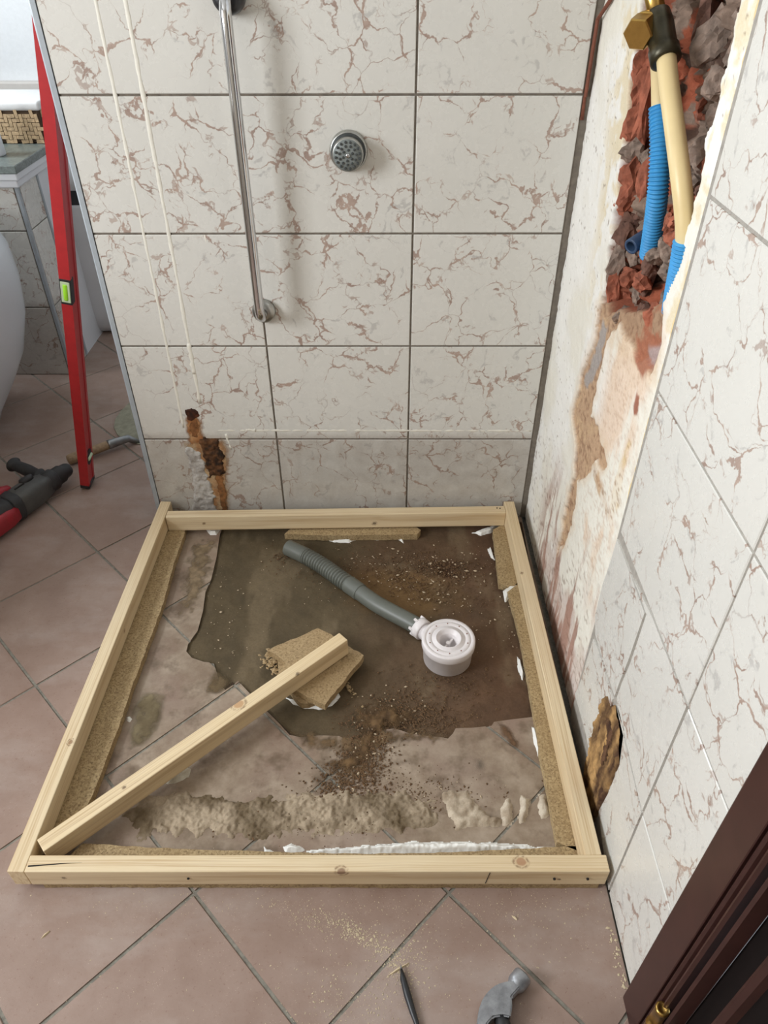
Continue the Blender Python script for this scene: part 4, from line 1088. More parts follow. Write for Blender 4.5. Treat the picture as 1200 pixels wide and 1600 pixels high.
# ------------------------------------------------------------------ residues on the floor
def fblob(name, poly, h, label, cat, seed, c1, c2, rough=0.7, ns=60, soft=0.012, base=0.0, warp=0.006, mat='blobby', res=0.003, cs=70.0, group=None):
    if mat == 'silicone': res = 0.0014
    return blob(name, poly, h, res, base, 'z', rough, ns, c1, c2, seed, soft, None, mat, 'stuff', label, cat, 1, warp, group, cs)
fblob('mortar_residue', [(-0.2167, -0.8486), (-0.1870, -0.8309), (-0.1357, -0.8205), (-0.0627, -0.8243), (0.0106, -0.8332), (0.0815, -0.8267), (0.1530, -0.8201), (0.2008, -0.8149), (0.2431, -0.8200), (0.2731, -0.8148), (0.3212, -0.8225), (0.3590, -0.8352), (0.3732, -0.8578), (0.3779, -0.8774), (0.3541, -0.8894), (0.2733, -0.8919), (0.1814, -0.8968), (0.1009, -0.8969), (0.0441, -0.9017), (-0.0371, -0.8971), (-0.0940, -0.8995), (-0.1412, -0.8949), (-0.1433, -0.9090), (-0.1617, -0.9043), (-0.1926, -0.8757)], 0.0050, 'rough ridge of grey mortar left along the front of the tray bed', 'mortar', 3, (108, 93, 72), (170, 154, 132), 1.0, 150, 0.016, cs=22, warp=0.018, res=0.002)
fblob('mortar_residue', [(0.3836, -0.8224), (0.3997, -0.8146), (0.4296, -0.8172), (0.4461, -0.8326), (0.4616, -0.8552), (0.4892, -0.8699), (0.4772, -0.8821), (0.4411, -0.8845), (0.4060, -0.8893), (0.3908, -0.8578)], 0.006, 'notched patch of pale mortar beside the long chipboard strip', 'mortar', 4, (150, 134, 114), (196, 182, 162), 0.9, 110, 0.010, cs=50, warp=0.010)
fblob('mortar_residue', [(0.4950, -0.8325), (0.5088, -0.8274), (0.5132, -0.8476), (0.5019, -0.8796), (0.4885, -0.8844), (0.4883, -0.8576)], 0.006, 'small thick dab of pale mortar, first of three by the strip', 'mortar', 5, (168, 152, 132), (204, 192, 174), 0.8, 110, 0.008)
fblob('mortar_residue', [(0.5295, -0.8248), (0.5431, -0.8299), (0.5404, -0.8551), (0.5266, -0.8772), (0.5139, -0.8844), (0.5224, -0.8576)], 0.006, 'small thick dab of pale mortar, second of three by the strip', 'mortar', 6, (168, 152, 132), (204, 192, 174), 0.8, 110, 0.008)
fblob('mortar_residue', [(0.5633, -0.8235), (0.5759, -0.8196), (0.5787, -0.8450), (0.5740, -0.8649), (0.5619, -0.8674), (0.5581, -0.8476)], 0.006, 'small thick dab of pale mortar touching the long chipboard strip', 'mortar', 7, (168, 152, 132), (204, 192, 174), 0.8, 110, 0.008)
fblob('mortar_smear', [(-0.2580, -0.6153), (-0.2421, -0.5890), (-0.2192, -0.5824), (-0.1860, -0.5956), (-0.1785, -0.6501), (-0.1831, -0.6958), (-0.2019, -0.7279), (-0.2319, -0.7337), (-0.2476, -0.6958), (-0.2516, -0.6533)], 0.0016, 'grey green mortar smear on the tile near the loose batten', 'mortar', 8, (104, 92, 70), (134, 122, 96), 0.8, 60, 0.02, cs=30, mat='stain')
fblob('soil_heap', [(0.2193, -0.6260), (0.2727, -0.6050), (0.3259, -0.6338), (0.3448, -0.6650), (0.2988, -0.6802), (0.2677, -0.6952), (0.2605, -0.7458), (0.2362, -0.7803), (0.2061, -0.7964), (0.1749, -0.7831), (0.1550, -0.7613), (0.1724, -0.7389), (0.2031, -0.7217), (0.2209, -0.6803), (0.2042, -0.6497)], 0.004, 'dark crumbly soil spilled from the screed onto the tiles', 'soil', 9, (78, 60, 42), (112, 88, 60), 1.0, 140, 0.03, base=0.0, warp=0.02, mat='stain')
T1, T2 = (84, 70, 52), (112, 96, 72)
fblob('damp_stain', [(-0.1353, -0.5095), (-0.1000, -0.5167), (-0.0766, -0.5378), (-0.0486, -0.5551), (-0.0557, -0.5788), (-0.0801, -0.5955), (-0.1140, -0.5889), (-0.1069, -0.5620), (-0.1052, -0.5343)], 0.0008, 'dark damp smear at the tip of the broken tile by the scraps', 'stain', 41, T1, T2, 0.5, 60, 0.014, mat='stain', warp=0.008)
fblob('damp_stain', [(0.5034, -0.6617), (0.5270, -0.6709), (0.5436, -0.7096), (0.5361, -0.7270), (0.5170, -0.7184), (0.5097, -0.6949)], 0.0008, 'brown smear on the tile beside the long chipboard strip', 'stain', 42, (92, 70, 52), (118, 92, 70), 0.5, 60, 0.010, mat='stain')
fblob('damp_stain', [(0.4425, -0.7414), (0.4691, -0.7385), (0.4792, -0.7609), (0.4672, -0.7800), (0.4456, -0.7746)], 0.0006, 'faint dark round spot on the tile below the trap', 'stain', 43, (96, 86, 76), (120, 108, 96), 0.5, 60, 0.022, mat='stain')
fblob('damp_stain', [(0.0755, -0.6805), (0.1433, -0.6834), (0.2060, -0.6983), (0.2676, -0.6712), (0.3248, -0.6772), (0.4020, -0.6891), (0.3873, -0.7185), (0.3240, -0.7099), (0.2729, -0.7245), (0.2420, -0.7612), (0.1724, -0.7389), (0.1079, -0.7218)], 0.0008, 'dark soil film along the lower edge of the broken screed', 'stain', 44, T1, (120, 98, 72), 0.6, 60, 0.02, mat='stain', warp=0.02)
fblob('damp_stain', [(-0.1959, -0.8635), (-0.1409, -0.8485), (-0.0448, -0.8559), (0.0366, -0.8483), (0.1201, -0.8557), (0.1233, -0.8897), (0.0201, -0.8946), (-0.0721, -0.8948), (-0.1509, -0.9020)], 0.0008, 'dark damp band beneath the mortar ridge', 'stain', 45, (96, 80, 60), (124, 106, 84), 0.6, 60, 0.03, mat='stain', warp=0.02)
fblob('damp_stain', [(-0.2381, -0.0983), (-0.1749, -0.0905), (-0.1618, -0.2326), (-0.1828, -0.3635), (-0.2131, -0.3635), (-0.2342, -0.2327)], 0.0006, 'dirty film on the tile strip beside the screed', 'stain', 46, (112, 96, 74), (140, 122, 98), 0.6, 60, 0.02, mat='stain', warp=0.02)
for (a, b, w_) in (((-0.262, -0.768), (-0.052, -0.562), 0.0052), ((0.107, -0.834), (0.172, -0.773), 0.0048), ((-0.039, -0.566), (0.110, -0.718), 0.0040)):
    a, b = Vector(a), Vector(b); n_ = Vector((-(b - a).y, (b - a).x)).normalized() * w_ / 2
    link('open_joint', poly_prism('open_joint', [tuple(a - n_), tuple(b - n_), tuple(b + n_), tuple(a + n_)], -0.0022, -0.0016), 'dirt_dark', floor)
# white mounting adhesive
A1 = (238, 237, 232); A2 = (224, 222, 214)
fblob('adhesive_smear', [(0.1368, -0.9307), (0.1836, -0.9261), (0.2509, -0.9203), (0.3186, -0.9144), (0.3752, -0.9132), (0.4315, -0.9154), (0.4986, -0.9199), (0.5543, -0.9233), (0.5786, -0.9255), (0.5419, -0.9301), (0.4746, -0.9325), (0.4074, -0.9337), (0.3404, -0.9338), (0.2734, -0.9328), (0.2063, -0.9329)], 0.010, 'long white smear of adhesive squeezed out beside the chipboard strip', 'adhesive', 11, A1, A2, 0.6, 40, 0.008, 0.002, 0.004, 'silicone')
fblob('adhesive_blob', [(0.0949, -0.9222), (0.1089, -0.9153), (0.1263, -0.9199), (0.1384, -0.9290), (0.1186, -0.9336), (0.1005, -0.9325)], 0.012, 'small white dollop of adhesive left of the long smear', 'adhesive', 12, A1, A2, 0.3, 30, 0.012, 0.0, 0.002, 'silicone')
fblob('adhesive_blob', [(0.0594, -0.9188), (0.0683, -0.9268), (0.0847, -0.9314), (0.0625, -0.9337)], 0.006, 'tiny pointed white adhesive dab on the tile near the dollop', 'adhesive', 13, A1, A2, 0.3, 30, 0.006, 0.0, 0.002, 'silicone')
fblob('adhesive_blob', [(0.1083, -0.0694), (0.1357, -0.0981), (0.1783, -0.1007), (0.2033, -0.0851), (0.2545, -0.0903), (0.3057, -0.0851), (0.3258, -0.1057), (0.3230, -0.0746), (0.2715, -0.0640)], 0.008, 'white adhesive squeezed out below the small chipboard piece', 'adhesive', 14, A1, A2, 0.5, 40, 0.008, -0.007, 0.003, 'silicone')
fblob('adhesive_blob', [(0.5095, -0.0586), (0.5323, -0.0718), (0.5554, -0.0639), (0.5904, -0.0316), (0.5683, -0.0262), (0.5526, -0.0425)], 0.010, 'white adhesive string in the far frame corner', 'adhesive', 15, A1, A2, 0.5, 40, 0.006, -0.007, 0.003, 'silicone')
fblob('adhesive_blob', [(0.5444, -0.1247), (0.5525, -0.1272), (0.5579, -0.1669), (0.5519, -0.1620)], 0.010, 'short white adhesive drip on the short chipboard strip edge', 'adhesive', 16, A1, A2, 0.4, 40, 0.004, -0.004, 0.001, 'silicone')
fblob('adhesive_blob', [(0.5637, -0.2955), (0.5797, -0.2801), (0.5972, -0.2779), (0.5997, -0.3042), (0.5818, -0.2999), (0.5624, -0.3300)], 0.006, 'white adhesive string between the two wall side strips', 'adhesive', 17, A1, A2, 0.4, 40, 0.004, 0.010, 0.001, 'silicone')
fblob('adhesive_blob', [(0.5704, -0.4834), (0.5768, -0.4980), (0.5801, -0.5337), (0.5728, -0.5545), (0.5685, -0.5267)], 0.010, 'white adhesive bead bulging from the long strip near the trap', 'adhesive', 18, A1, A2, 0.4, 40, 0.006, -0.006, 0.001, 'silicone')
fblob('adhesive_blob', [(0.5727, -0.6708), (0.5790, -0.6799), (0.5822, -0.7384), (0.5825, -0.7662), (0.5761, -0.7454), (0.5717, -0.7096)], 0.010, 'thin white adhesive bead along the long strip over the tile', 'adhesive', 19, A1, A2, 0.4, 40, 0.004, 0.0, 0.001, 'silicone')
fblob('adhesive_blob', [(0.0554, -0.5937), (0.0780, -0.6149), (0.1060, -0.6277), (0.1395, -0.6309), (0.1656, -0.6213), (0.1831, -0.5952), (0.1714, -0.5786), (0.1375, -0.6018), (0.0972, -0.6051)], 0.006, 'white adhesive ring squeezed out under the chipboard scraps', 'adhesive', 20, A1, A2, 0.4, 40, 0.006, -0.008, 0.002, 'silicone')
fblob('adhesive_blob', [(-0.3144, -0.0482), (-0.2922, -0.0696), (-0.2704, -0.0669), (-0.2508, -0.0536), (-0.2682, -0.0374)], 0.014, 'white adhesive under the frame corner by the red level', 'adhesive', 22, A1, A2, 0.4, 40, 0.006, 0.012, 0.001, 'silicone')
fblob('adhesive_blob', [(-0.2093, -0.0536), (-0.1949, -0.0748), (-0.1777, -0.0748), (-0.1695, -0.0535)], 0.008, 'tiny white adhesive dab beneath the back batten on tile', 'adhesive', 23, A1, A2, 0.4, 40, 0.006, 0.0, 0.001, 'silicone')
fblob('adhesive_blob', [(-0.1424, -0.8022), (-0.1296, -0.7835), (-0.1116, -0.7644), (-0.0987, -0.7671), (-0.0996, -0.7861), (-0.1211, -0.7995)], 0.009, 'crumpled whitish adhesive scrap beside the loose batten', 'adhesive', 24, (214, 208, 192), (190, 184, 168), 0.6, 60, 0.008, 0.0, 0.003)
fblob('adhesive_blob', [(-0.2573, -0.6517), (-0.2516, -0.6486), (-0.2442, -0.6564), (-0.2473, -0.6641), (-0.2547, -0.6610)], 0.006, 'pea sized white adhesive drop near the long left strip', 'adhesive', 25, A1, A2, 0.2, 40, 0.006, 0.0, 0.0, 'silicone', 0.0015)

# loose grains
P = [(0.3358, -0.2438), (0.4185, -0.1971), (0.2080, -0.2439), (0.2728, -0.6496), (0.2352, -0.7388), (0.2057, -0.7871), (0.3516, -0.6573), (0.3963, -0.5683), (0.2972, -0.8199), (0.0792, -0.2325), (0.4540, -0.3630), (0.1574, -0.8825), (0.3193, -0.8942), (-0.0815, -0.2326), (-0.0931, -0.4428), (0.5338, -0.1851), (0.5601, -0.3629), (0.0069, -0.1611)]
def sp(i, sx, sy, rot, n, s0, s1, z): return (P[i][0], P[i][1], sx, sy, rot, n, s0, s1, z)
crumbs('soil_crumbs', [sp(0, .09, .03, -.5, 1500, .0007, .003, -.0035), sp(1, .06, .03, -.3, 1200, .0008, .0035, -.0045), sp(3, .045, .03, .4, 900, .0008, .003, -.003), sp(4, .026, .045, -.3, 1300, .0008, .0032, 0.001), sp(5, .04, .022, .5, 800, .0008, .003, 0.001), sp(6, .05, .025, 0, 900, .0007, .003, -.003), sp(7, .07, .04, 0, 500, .0007, .003, -.0035), sp(8, .09, .022, 0, 520, .0007, .0025, 0.0), sp(9, .06, .03, -.5, 200, .0007, .0022, -.0035), sp(17, .02, .02, 0, 120, .001, .003, -.0045), sp(11, .08, .02, 0, 140, .0007, .002, .004)], 'dirt', 'fine brown soil crumbs scattered over the screed and tiles', 'soil', 21)
crumbs('mortar_crumbs', [sp(0, .10, .04, -.5, 120, .0007, .0034, -.0035), sp(1, .06, .04, -.3, 90, .0008, .0036, -.0035), sp(3, .04, .03, .4, 70, .0008, .003, -.003), sp(4, .025, .04, -.3, 70, .0008, .003, 0.001), sp(10, .08, .05, 0, 60, .0007, .003, -.0035), sp(13, .08, .08, 0, 60, .0006, .003, -.0035), sp(14, .05, .07, 0, 50, .0006, .0026, -.003), sp(15, .05, .05, 0, 40, .0006, .004, -.0035), sp(16, .02, .12, 0, 40, .0006, .003, -.003), sp(8, .09, .02, 0, 80, .0007, .0025, 0.0), sp(2, .06, .05, 0, 60, .0007, .0028, -.0035)], 'crumb_light', 'pale mortar crumbs scattered inside the timber frame', 'crumbs', 22)
Q = [(0.2323, -1.0648), (0.1689, -1.0455), (0.2938, -1.1111), (0.2350, -1.1548), (0.3777, -1.0550), (0.5686, -1.0350), (0.3143, -1.0929), (0.5069, -1.0251), (0.1134, -1.0156), (-0.0287, -1.1026), (0.6470, -1.1194), (0.6236, -1.1541)]
def sq(i, sx, sy, rot, n, s0, s1): return (Q[i][0], Q[i][1], sx, sy, rot, n, s0, s1, 0.0)
crumbs('sawdust', [sq(0, .030, .008, -.45, 420, .0005, .0016), sq(1, .05, .012, -.3, 380, .0004, .0013), sq(2, .012, .03, .5, 240, .0005, .0016), sq(3, .06, .03, .2, 420, .0004, .0014), sq(4, .10, .04, 0, 320, .0004, .0012), sq(5, .06, .05, 0, 160, .0004, .0012), sq(6, .02, .02, .4, 160, .0005, .0015), sq(7, .10, .01, 0, 160, .0004, .0011), sq(8, .2, .012, 0, 200, .0004, .0011), sq(9, .12, .07, 0, 120, .0004, .0012), sq(10, .006, .05, 0, 140, .0006, .003), sq(3, .12, .05, 0, 200, .0004, .001)], 'sawdust', 'pale sawdust sprinkled on the floor tiles before the frame', 'sawdust', 23, 0.5)
for k, (a, b, lab) in enumerate((((*[(0.2778, -1.1246)][0],), (*[(0.3129, -1.1067)][0],), 'pale wood sliver lying across the tip of the black tool'), ((*[(-0.2793, -1.0725)][0],), (*[(-0.2680, -1.0610)][0],), 'short pale wood chip on the tile before the frame corner'), ((*[(0.4841, -1.0350)][0],), (*[(0.4914, -1.0429)][0],), 'tiny pale wood chip between the hammer and the frame'))):
    a, b = Vector(a), Vector(b); d = b - a
    L_ = d.length
    me = mk('wood_splinter', [(-L_ / 2, -.0008, 0), (-L_ / 6, -.0022, 0), (L_ / 2, -.001, 0), (L_ / 2, .0012, 0), (0, .0022, 0), (-L_ / 6, -.001, .0026), (L_ / 2.2, 0, .0024), (0, .001, .0028)], [(0, 4, 3, 2, 1), (0, 1, 5), (1, 2, 6, 5), (2, 3, 6), (3, 4, 7, 6), (4, 0, 7), (0, 5, 7), (5, 6, 7)])
    link('wood_splinter', me, 'splinter', None, ((a.x + b.x) / 2, (a.y + b.y) / 2, 0.0002), (0, 0, math.atan2(d.y, d.x)), False, None, lab, 'wood chip', 'wood chips on the floor tiles')

# ------------------------------------------------------------------ shower rail and body jet on the back wall
sr = empty('shower_rail', (0.004, 0.0, 0.60), 'chrome vertical shower rail with wall brackets on the marbled tiles', 'shower rail')
zb, zt = 0.0, 0.575
pts = [(0, -0.002, zb), (0, -0.034, zb)] + [(0, -0.034 - 0.026 * math.sin(t), zb + 0.026 * (1 - math.cos(t))) for t in (0.3, 0.6, 0.9, 1.2, 1.5)] + [(0, -0.06, zb + 0.04), (0, -0.06, zt - 0.04)] + [(0, -0.034 - 0.026 * math.sin(t), zt - 0.026 * (1 - math.cos(t))) for t in (1.5, 1.2, 0.9, 0.6, 0.3)] + [(0, -0.034, zt), (0, -0.002, zt)]
link('bar', tube('bar', pts, 0.0105, 24), 'chrome', sr, None, None, True)
link('bracket', lathe('bracket', [(0.026, 0.0), (0.026, -0.010), (0.023, -0.016), (0.013, -0.019)], 32, 'y'), 'chrome_dull', sr, (0, 0, zb), None, True)
link('bracket', lathe('bracket', [(0.028, 0.0), (0.028, -0.016), (0.025, -0.034), (0.017, -0.040)], 32, 'y'), 'black_gloss', sr, (0, 0, zt), None, True)

sj = empty('shower_jet', (0.2035, 0.0, 0.927), 'round grey shower body jet with nozzles on the back wall', 'shower head')
link('flange', lathe('flange', [(0.0375, 0.0), (0.0375, -0.005), (0.0355, -0.010), (0.034, -0.011)], 40, 'y'), 'chrome_dull', sj, None, None, True)
link('collar', lathe('collar', [(0.034, -0.010), (0.0335, -0.014), (0.0325, -0.016)], 40, 'y'), 'jet_dark', sj, None, None, True)
link('barrel', lathe('barrel', [(0.030, -0.012), (0.030, -0.036), (0.0285, -0.0385)], 40, 'y'), 'chrome_dull', sj, None, None, True)
fp_ = link('face_plate', lathe('face_plate', [(0.0282, -0.034), (0.0282, -0.0388), (0.012, -0.0395), (0.001, -0.0400)], 40, 'y'), 'jet_grey', sj, None, None, True)
k_ = 0
for r, n in ((0.0095, 6), (0.0165, 11), (0.0235, 16)):
    for i in range(n):
        a = 2 * math.pi * i / n + r * 40
        link('nozzle', lathe('nozzle', [(0.0026, -0.0385), (0.0024, -0.0412), (0.0016, -0.0416)], 8, 'y'), 'jet_dark', fp_, (r * math.cos(a), 0, r * math.sin(a)))
link('centre_screw', lathe('centre_screw', [(0.005, -0.039), (0.004, -0.0425), (0.002, -0.0435)], 16, 'y'), 'chrome', sj, None, None, True)

# ------------------------------------------------------------------ water pipes in the chase
wp = empty('water_pipe', (XR, -0.40, 0.90), 'cream supply pipes in blue sleeves with brass capped elbow in the chase', 'pipe')
def W(p): return Vector(p) - wp.location
front = [(0.640, *[(-0.4385, 1.1426)][0]), (0.640, *[(-0.4779, 1.1106)][0]), (0.643, *[(-0.5263, 1.0682)][0]), (0.650, *[(-0.5700, 1.0182)][0]), (0.660, *[(-0.5876, 0.9765)][0]), (0.668, *[(-0.5969, 0.9372)][0])]
link('front_pipe', tube('front_pipe', [W(p) for p in spline(front, 60)], 0.0125, 24), 'pex', wp, None, None, True)
def corr(ctrl, r, n=260, pitch=0.0052, amp=0.0011):
    ph = spline(ctrl, n); acc = 0; rd = []
    for i, p in enumerate(ph):
        if i: acc += (p - ph[i - 1]).length
        rd.append(r + amp * math.cos(acc / pitch * 2 * math.pi))
    return [W(p) for p in ph], rd
a, b = corr([(0.664, *[(-0.5993, 0.9496)][0]), (0.668, *[(-0.5961, 0.9218)][0]), (0.674, *[(-0.5864, 0.8831)][0]), (0.682, *[(-0.5736, 0.8456)][0])], 0.0148)
link('front_sleeve', tube('front_sleeve', a, b, 24), 'conduit', wp, None, None, True)
rear = [(0.655, *[(-0.3442, 1.1458)][0]), (0.658, *[(-0.3740, 1.1111)][0]), (0.660, *[(-0.3987, 1.0758)][0]), (0.662, *[(-0.4097, 1.0537)][0])]
link('rear_pipe', tube('rear_pipe', [W(p) for p in spline(rear, 30)], 0.0115, 20), 'pex', wp, None, None, True)
a, b = corr([(0.660, *[(-0.4032, 1.0702)][0]), (0.664, *[(-0.4291, 1.0250)][0]), (0.670, *[(-0.4416, 0.9684)][0]), (0.680, *[(-0.4274, 0.9190)][0]), (0.690, *[(-0.4087, 0.8643)][0])], 0.0142, 420)
link('rear_sleeve', tube('rear_sleeve', a, b, 24), 'conduit', wp, None, None, True)
ec = Vector((0.634, *[(-0.4113, 1.1666)][0]))
eb = Vector((0.640, *[(-0.4458, 1.1335)][0]))
up = (ec - eb).normalized()
link('elbow', tube('elbow', [W(eb - up * 0.004), W(eb - up * 0.003), W(eb + up * 0.014), W(eb + up * 0.015), W(ec), W(ec + up * 0.016), W(ec + up * 0.022)], [0.0165, 0.0195, 0.0195, 0.0175, 0.0185, 0.0165, 0.008], 24), 'bronze', wp, None, None, True)
cd = Vector((-0.60, -0.72, -0.28)).normalized()
cc = Vector((0.620, *[(-0.4032, 1.1645)][0]))
link('elbow_branch', tube('elbow_branch', [W(ec), W(cc + cd * 0.004)], 0.0155, 24), 'bronze', wp, None, None, True)
link('brass_collar', tube('brass_collar', [W(cc), W(cc + cd * 0.006)], 0.0195, 30), 'brass', wp, None, None, True)
link('brass_cap', tube('brass_cap', [W(cc + cd * 0.006), W(cc + cd * 0.024), W(cc + cd * 0.026)], [0.0205, 0.0205, 0.0188], 6), 'brass', wp)
link('upper_pipe', tube('upper_pipe', [W(ec + up * 0.014), W(ec + up * 0.06), W(ec + up * 0.16 + Vector((0.01, 0, 0)))], 0.0115, 18), 'brass', wp, None, None, True)

cs = empty('conduit_stub', (XR + 0.035, *[(-0.3738, 0.8796)][0]), 'short cut stub of dark blue conduit in the chase rubble', 'conduit')
cdir = Vector((-0.75, -0.55, -0.25)).normalized()
link('tube_wall', lathe('tube_wall', [(0.0125, -0.03), (0.0125, 0.028), (0.0115, 0.029), (0.0085, 0.029), (0.0080, 0.028), (0.0080, -0.02), (0.001, -0.02)], 24), 'conduit_dark', cs, None, cdir.to_track_quat('Z', 'Y').to_euler(), True)

# ------------------------------------------------------------------ red spirit level leaning on the end of the partition
sl = empty('spirit_level', (-0.594, 0.152, 0.0), 'red spirit level leaning against the edge of the tiled partition', 'spirit level')
bz = Vector((0.2225, -0.078, 1.062)).normalized()
bx = (Vector((1, 0, 0)) - bz * bz.x).normalized()
by = bz.cross(bx)
sl.matrix_basis = Matrix.Translation((-0.594, 0.152, 0.005)) @ Matrix((bx, by, bz)).transposed().to_4x4()
LL = 1.20
prof = [(-0.0125, -0.026), (0.0125, -0.026), (0.0125, -0.014), (0.0105, -0.012), (0.0105, 0.012), (0.0125, 0.014), (0.0125, 0.026), (-0.0125, 0.026), (-0.0125, 0.014), (-0.0105, 0.012), (-0.0105, -0.012), (-0.0125, -0.014)]
link('body', poly_prism('body', prof, 0.012, LL - 0.012, 'xy'), 'red', sl)
for z0 in (0.0, LL - 0.014):
    link('end_cap', box('end_cap', -0.0130, 0.0130, -0.0265, 0.0265, z0, z0 + 0.014, 0.002), 'black_rubber', sl)
vc = link('vial_window', box('vial_window', -0.0128, 0.0128, -0.0268, -0.005, 0.588, 0.652, 0.001), 'black_rubber', sl)
vb = link('vial_block', box('vial_block', -0.0105, 0.0105, -0.0282, -0.012, 0.594, 0.646, 0.001), 'vial_case', vc)
link('vial', lathe('vial', [(0.0055, 0.600), (0.0065, 0.603), (0.0065, 0.637), (0.0055, 0.640)], 18), 'vial', vc, (0, -0.0245, 0), None, True)
link('vial_window', poly_prism('vial_window', [(0.019 * math.cos(t) - 0.002, 0.105 + 0.026 * math.sin(t)) for t in [i * math.pi / 12 for i in range(24)]], 0.0100, 0.0130, 'yz'), 'black_rubber', sl)
link('vial', lathe('vial', [(0.0055, -0.014), (0.006, -0.012), (0.006, 0.012), (0.0055, 0.014)], 16, 'y'), 'vial_case', sl, (0.0120, -0.002, 0.105), None, True)

# ------------------------------------------------------------------ rotary hammer drill on the floor
yaw = math.atan2(0.887, 0.46)
rh = empty('rotary_hammer', (-0.752, -0.030, 0.0), 'red and grey rotary hammer drill lying on the terracotta floor', 'power tool', (0, 0, yaw))
rh.scale = (1.0, 0.82, 0.85)
def loft_x(name, secs, seg=28, e=3.0):
    V, Fc = [], []
    for (x, a, b, cy, cz) in secs:
        for i in range(seg):
            t = 2 * math.pi * i / seg
            c_, s_ = math.cos(t), math.sin(t)
            V.append((x, cy + a * math.copysign(abs(c_) ** (2 / e), c_), cz + b * math.copysign(abs(s_) ** (2 / e), s_)))
    n = len(secs)
    for j in range(n - 1):
        for i in range(seg):
            p, q = j * seg + i, j * seg + (i + 1) % seg
            Fc.append((p, q, q + seg, p + seg))
    Fc.append(tuple(range(seg - 1, -1, -1)))
    Fc.append(tuple((n - 1) * seg + i for i in range(seg)))
    return mk(name, V, Fc)
link('gear_housing', loft_x('gear_housing', [(0.036, 0.036, 0.040, 0, 0.050), (0.045, 0.042, 0.044, 0, 0.050), (0.08, 0.044, 0.044, 0, 0.050), (0.12, 0.040, 0.040, 0, 0.050), (0.148, 0.034, 0.034, 0, 0.050)], e=3.4), 'grey_tool', rh, None, None, True)
link('mode_knob', lathe('mode_knob', [(0.021, 0.0), (0.021, 0.010), (0.018, 0.016), (0.008, 0.017)], 24), 'black_tool', rh, (0.105, 0.022, 0.083), (-0.45, 0, 0), True)
link('vent_slot', box('vent_slot', -0.016, 0.016, -0.003, 0.003, 0, 0.003, 0.001), 'dark', rh, (0.070, 0.006, 0.0935))
link('seam_band', loft_x('seam_band', [(0.014, 0.044, 0.046, 0, 0.0495), (0.018, 0.046, 0.048, 0, 0.0495), (0.038, 0.046, 0.048, 0, 0.0495), (0.042, 0.043, 0.045, 0, 0.0495)], e=3.2), 'black_tool', rh, None, None, True)
link('clamp_ring', lathe('clamp_ring', [(0.034, 0.142), (0.037, 0.144), (0.037, 0.172), (0.033, 0.175), (0.030, 0.176)], 28, 'x'), 'black_tool', rh, (0, 0, 0.05), None, True)
link('chuck', lathe('chuck', [(0.029, 0.170), (0.031, 0.178), (0.031, 0.200), (0.026, 0.206), (0.024, 0.222), (0.019, 0.230), (0.012, 0.232), (0.011, 0.226)], 28, 'x'), 'black_tool', rh, (0, 0, 0.05), None, True)
sh = link('side_handle', tube('side_handle', [(0.158, 0.030, 0.056), (0.158, 0.046, 0.058), (0.158, 0.050, 0.0585), (0.158, 0.056, 0.059), (0.158, 0.10, 0.062), (0.158, 0.15, 0.064), (0.158, 0.165, 0.065), (0.158, 0.170, 0.065), (0.158, 0.176, 0.065)], [0.020, 0.021, 0.023, 0.0165, 0.019, 0.0175, 0.0165, 0.024, 0.022], 20), 'black_tool', rh, None, None, True)
link('motor_housing', loft_x('motor_housing', [(-0.20, 0.036, 0.040, 0.01, 0.052), (-0.17, 0.044, 0.046, 0.01, 0.052), (-0.10, 0.046, 0.048, 0.004, 0.052), (-0.05, 0.045, 0.047, 0, 0.051), (-0.032, 0.041, 0.043, 0, 0.050)], e=3.0), 'black_tool', rh, (0.05, 0, 0), None, True)
link('red_cowl', loft_x('red_cowl', [(-0.19, 0.020, 0.044, 0.040, 0.062), (-0.16, 0.026, 0.048, 0.044, 0.064), (-0.03, 0.026, 0.046, 0.046, 0.064), (0.010, 0.016, 0.034, 0.044, 0.060)], e=3.0), 'red_tool', rh, (0.05, 0, 0), None, True)
link('red_cowl', loft_x('red_cowl', [(-0.16, 0.016, 0.026, -0.038, 0.046), (-0.14, 0.020, 0.032, -0.038, 0.046), (-0.06, 0.020, 0.032, -0.036, 0.046), (-0.030, 0.014, 0.026, -0.034, 0.046)], e=2.8), 'red_tool', rh, (0.05, 0, 0), None, True)
link('rear_grip', tube('rear_grip', [(-0.19, 0.01, 0.052), (-0.24, 0.01, 0.052), (-0.27, -0.02, 0.05), (-0.275, -0.08, 0.046), (-0.25, -0.12, 0.044), (-0.18, -0.13, 0.044)], [0.034, 0.026, 0.02, 0.019, 0.022, 0.026], 16), 'black_tool', rh, (0.05, 0, 0), None, True)

# ------------------------------------------------------------------ trowel
tw = empty('trowel', (-0.60, 0.33, 0.0), 'worn trowel with wooden handle and cement dusted blade behind the level', 'trowel')
tl = tw.location
hA = Vector((*[(-0.6824, 0.2506)][0], 0.018)); hB = Vector((*[(-0.5766, 0.3286)][0], 0.024)); hC = Vector((*[(-0.5304, 0.3605)][0], 0.024)); hD = Vector((*[(-0.5016, 0.3734)][0], 0.004))
hd = hB - hA
link('handle', tube('handle', [hA + hd * t - tl for t in (-0.01, 0.0, 0.06, 0.3, 0.6, 0.9, 1.0)], [0.008, 0.013, 0.0155, 0.0165, 0.0140, 0.0135, 0.0130], 18), 'oldwood', tw, None, None, True)
link('ferrule', tube('ferrule', [hB - hd * 0.05 - tl, hB - tl, hB.lerp(hC, 0.5) - tl, hC - tl, hD - tl], [0.0145, 0.0145, 0.0130, 0.0120, 0.0055], 16), 'steel', tw, None, None, True)
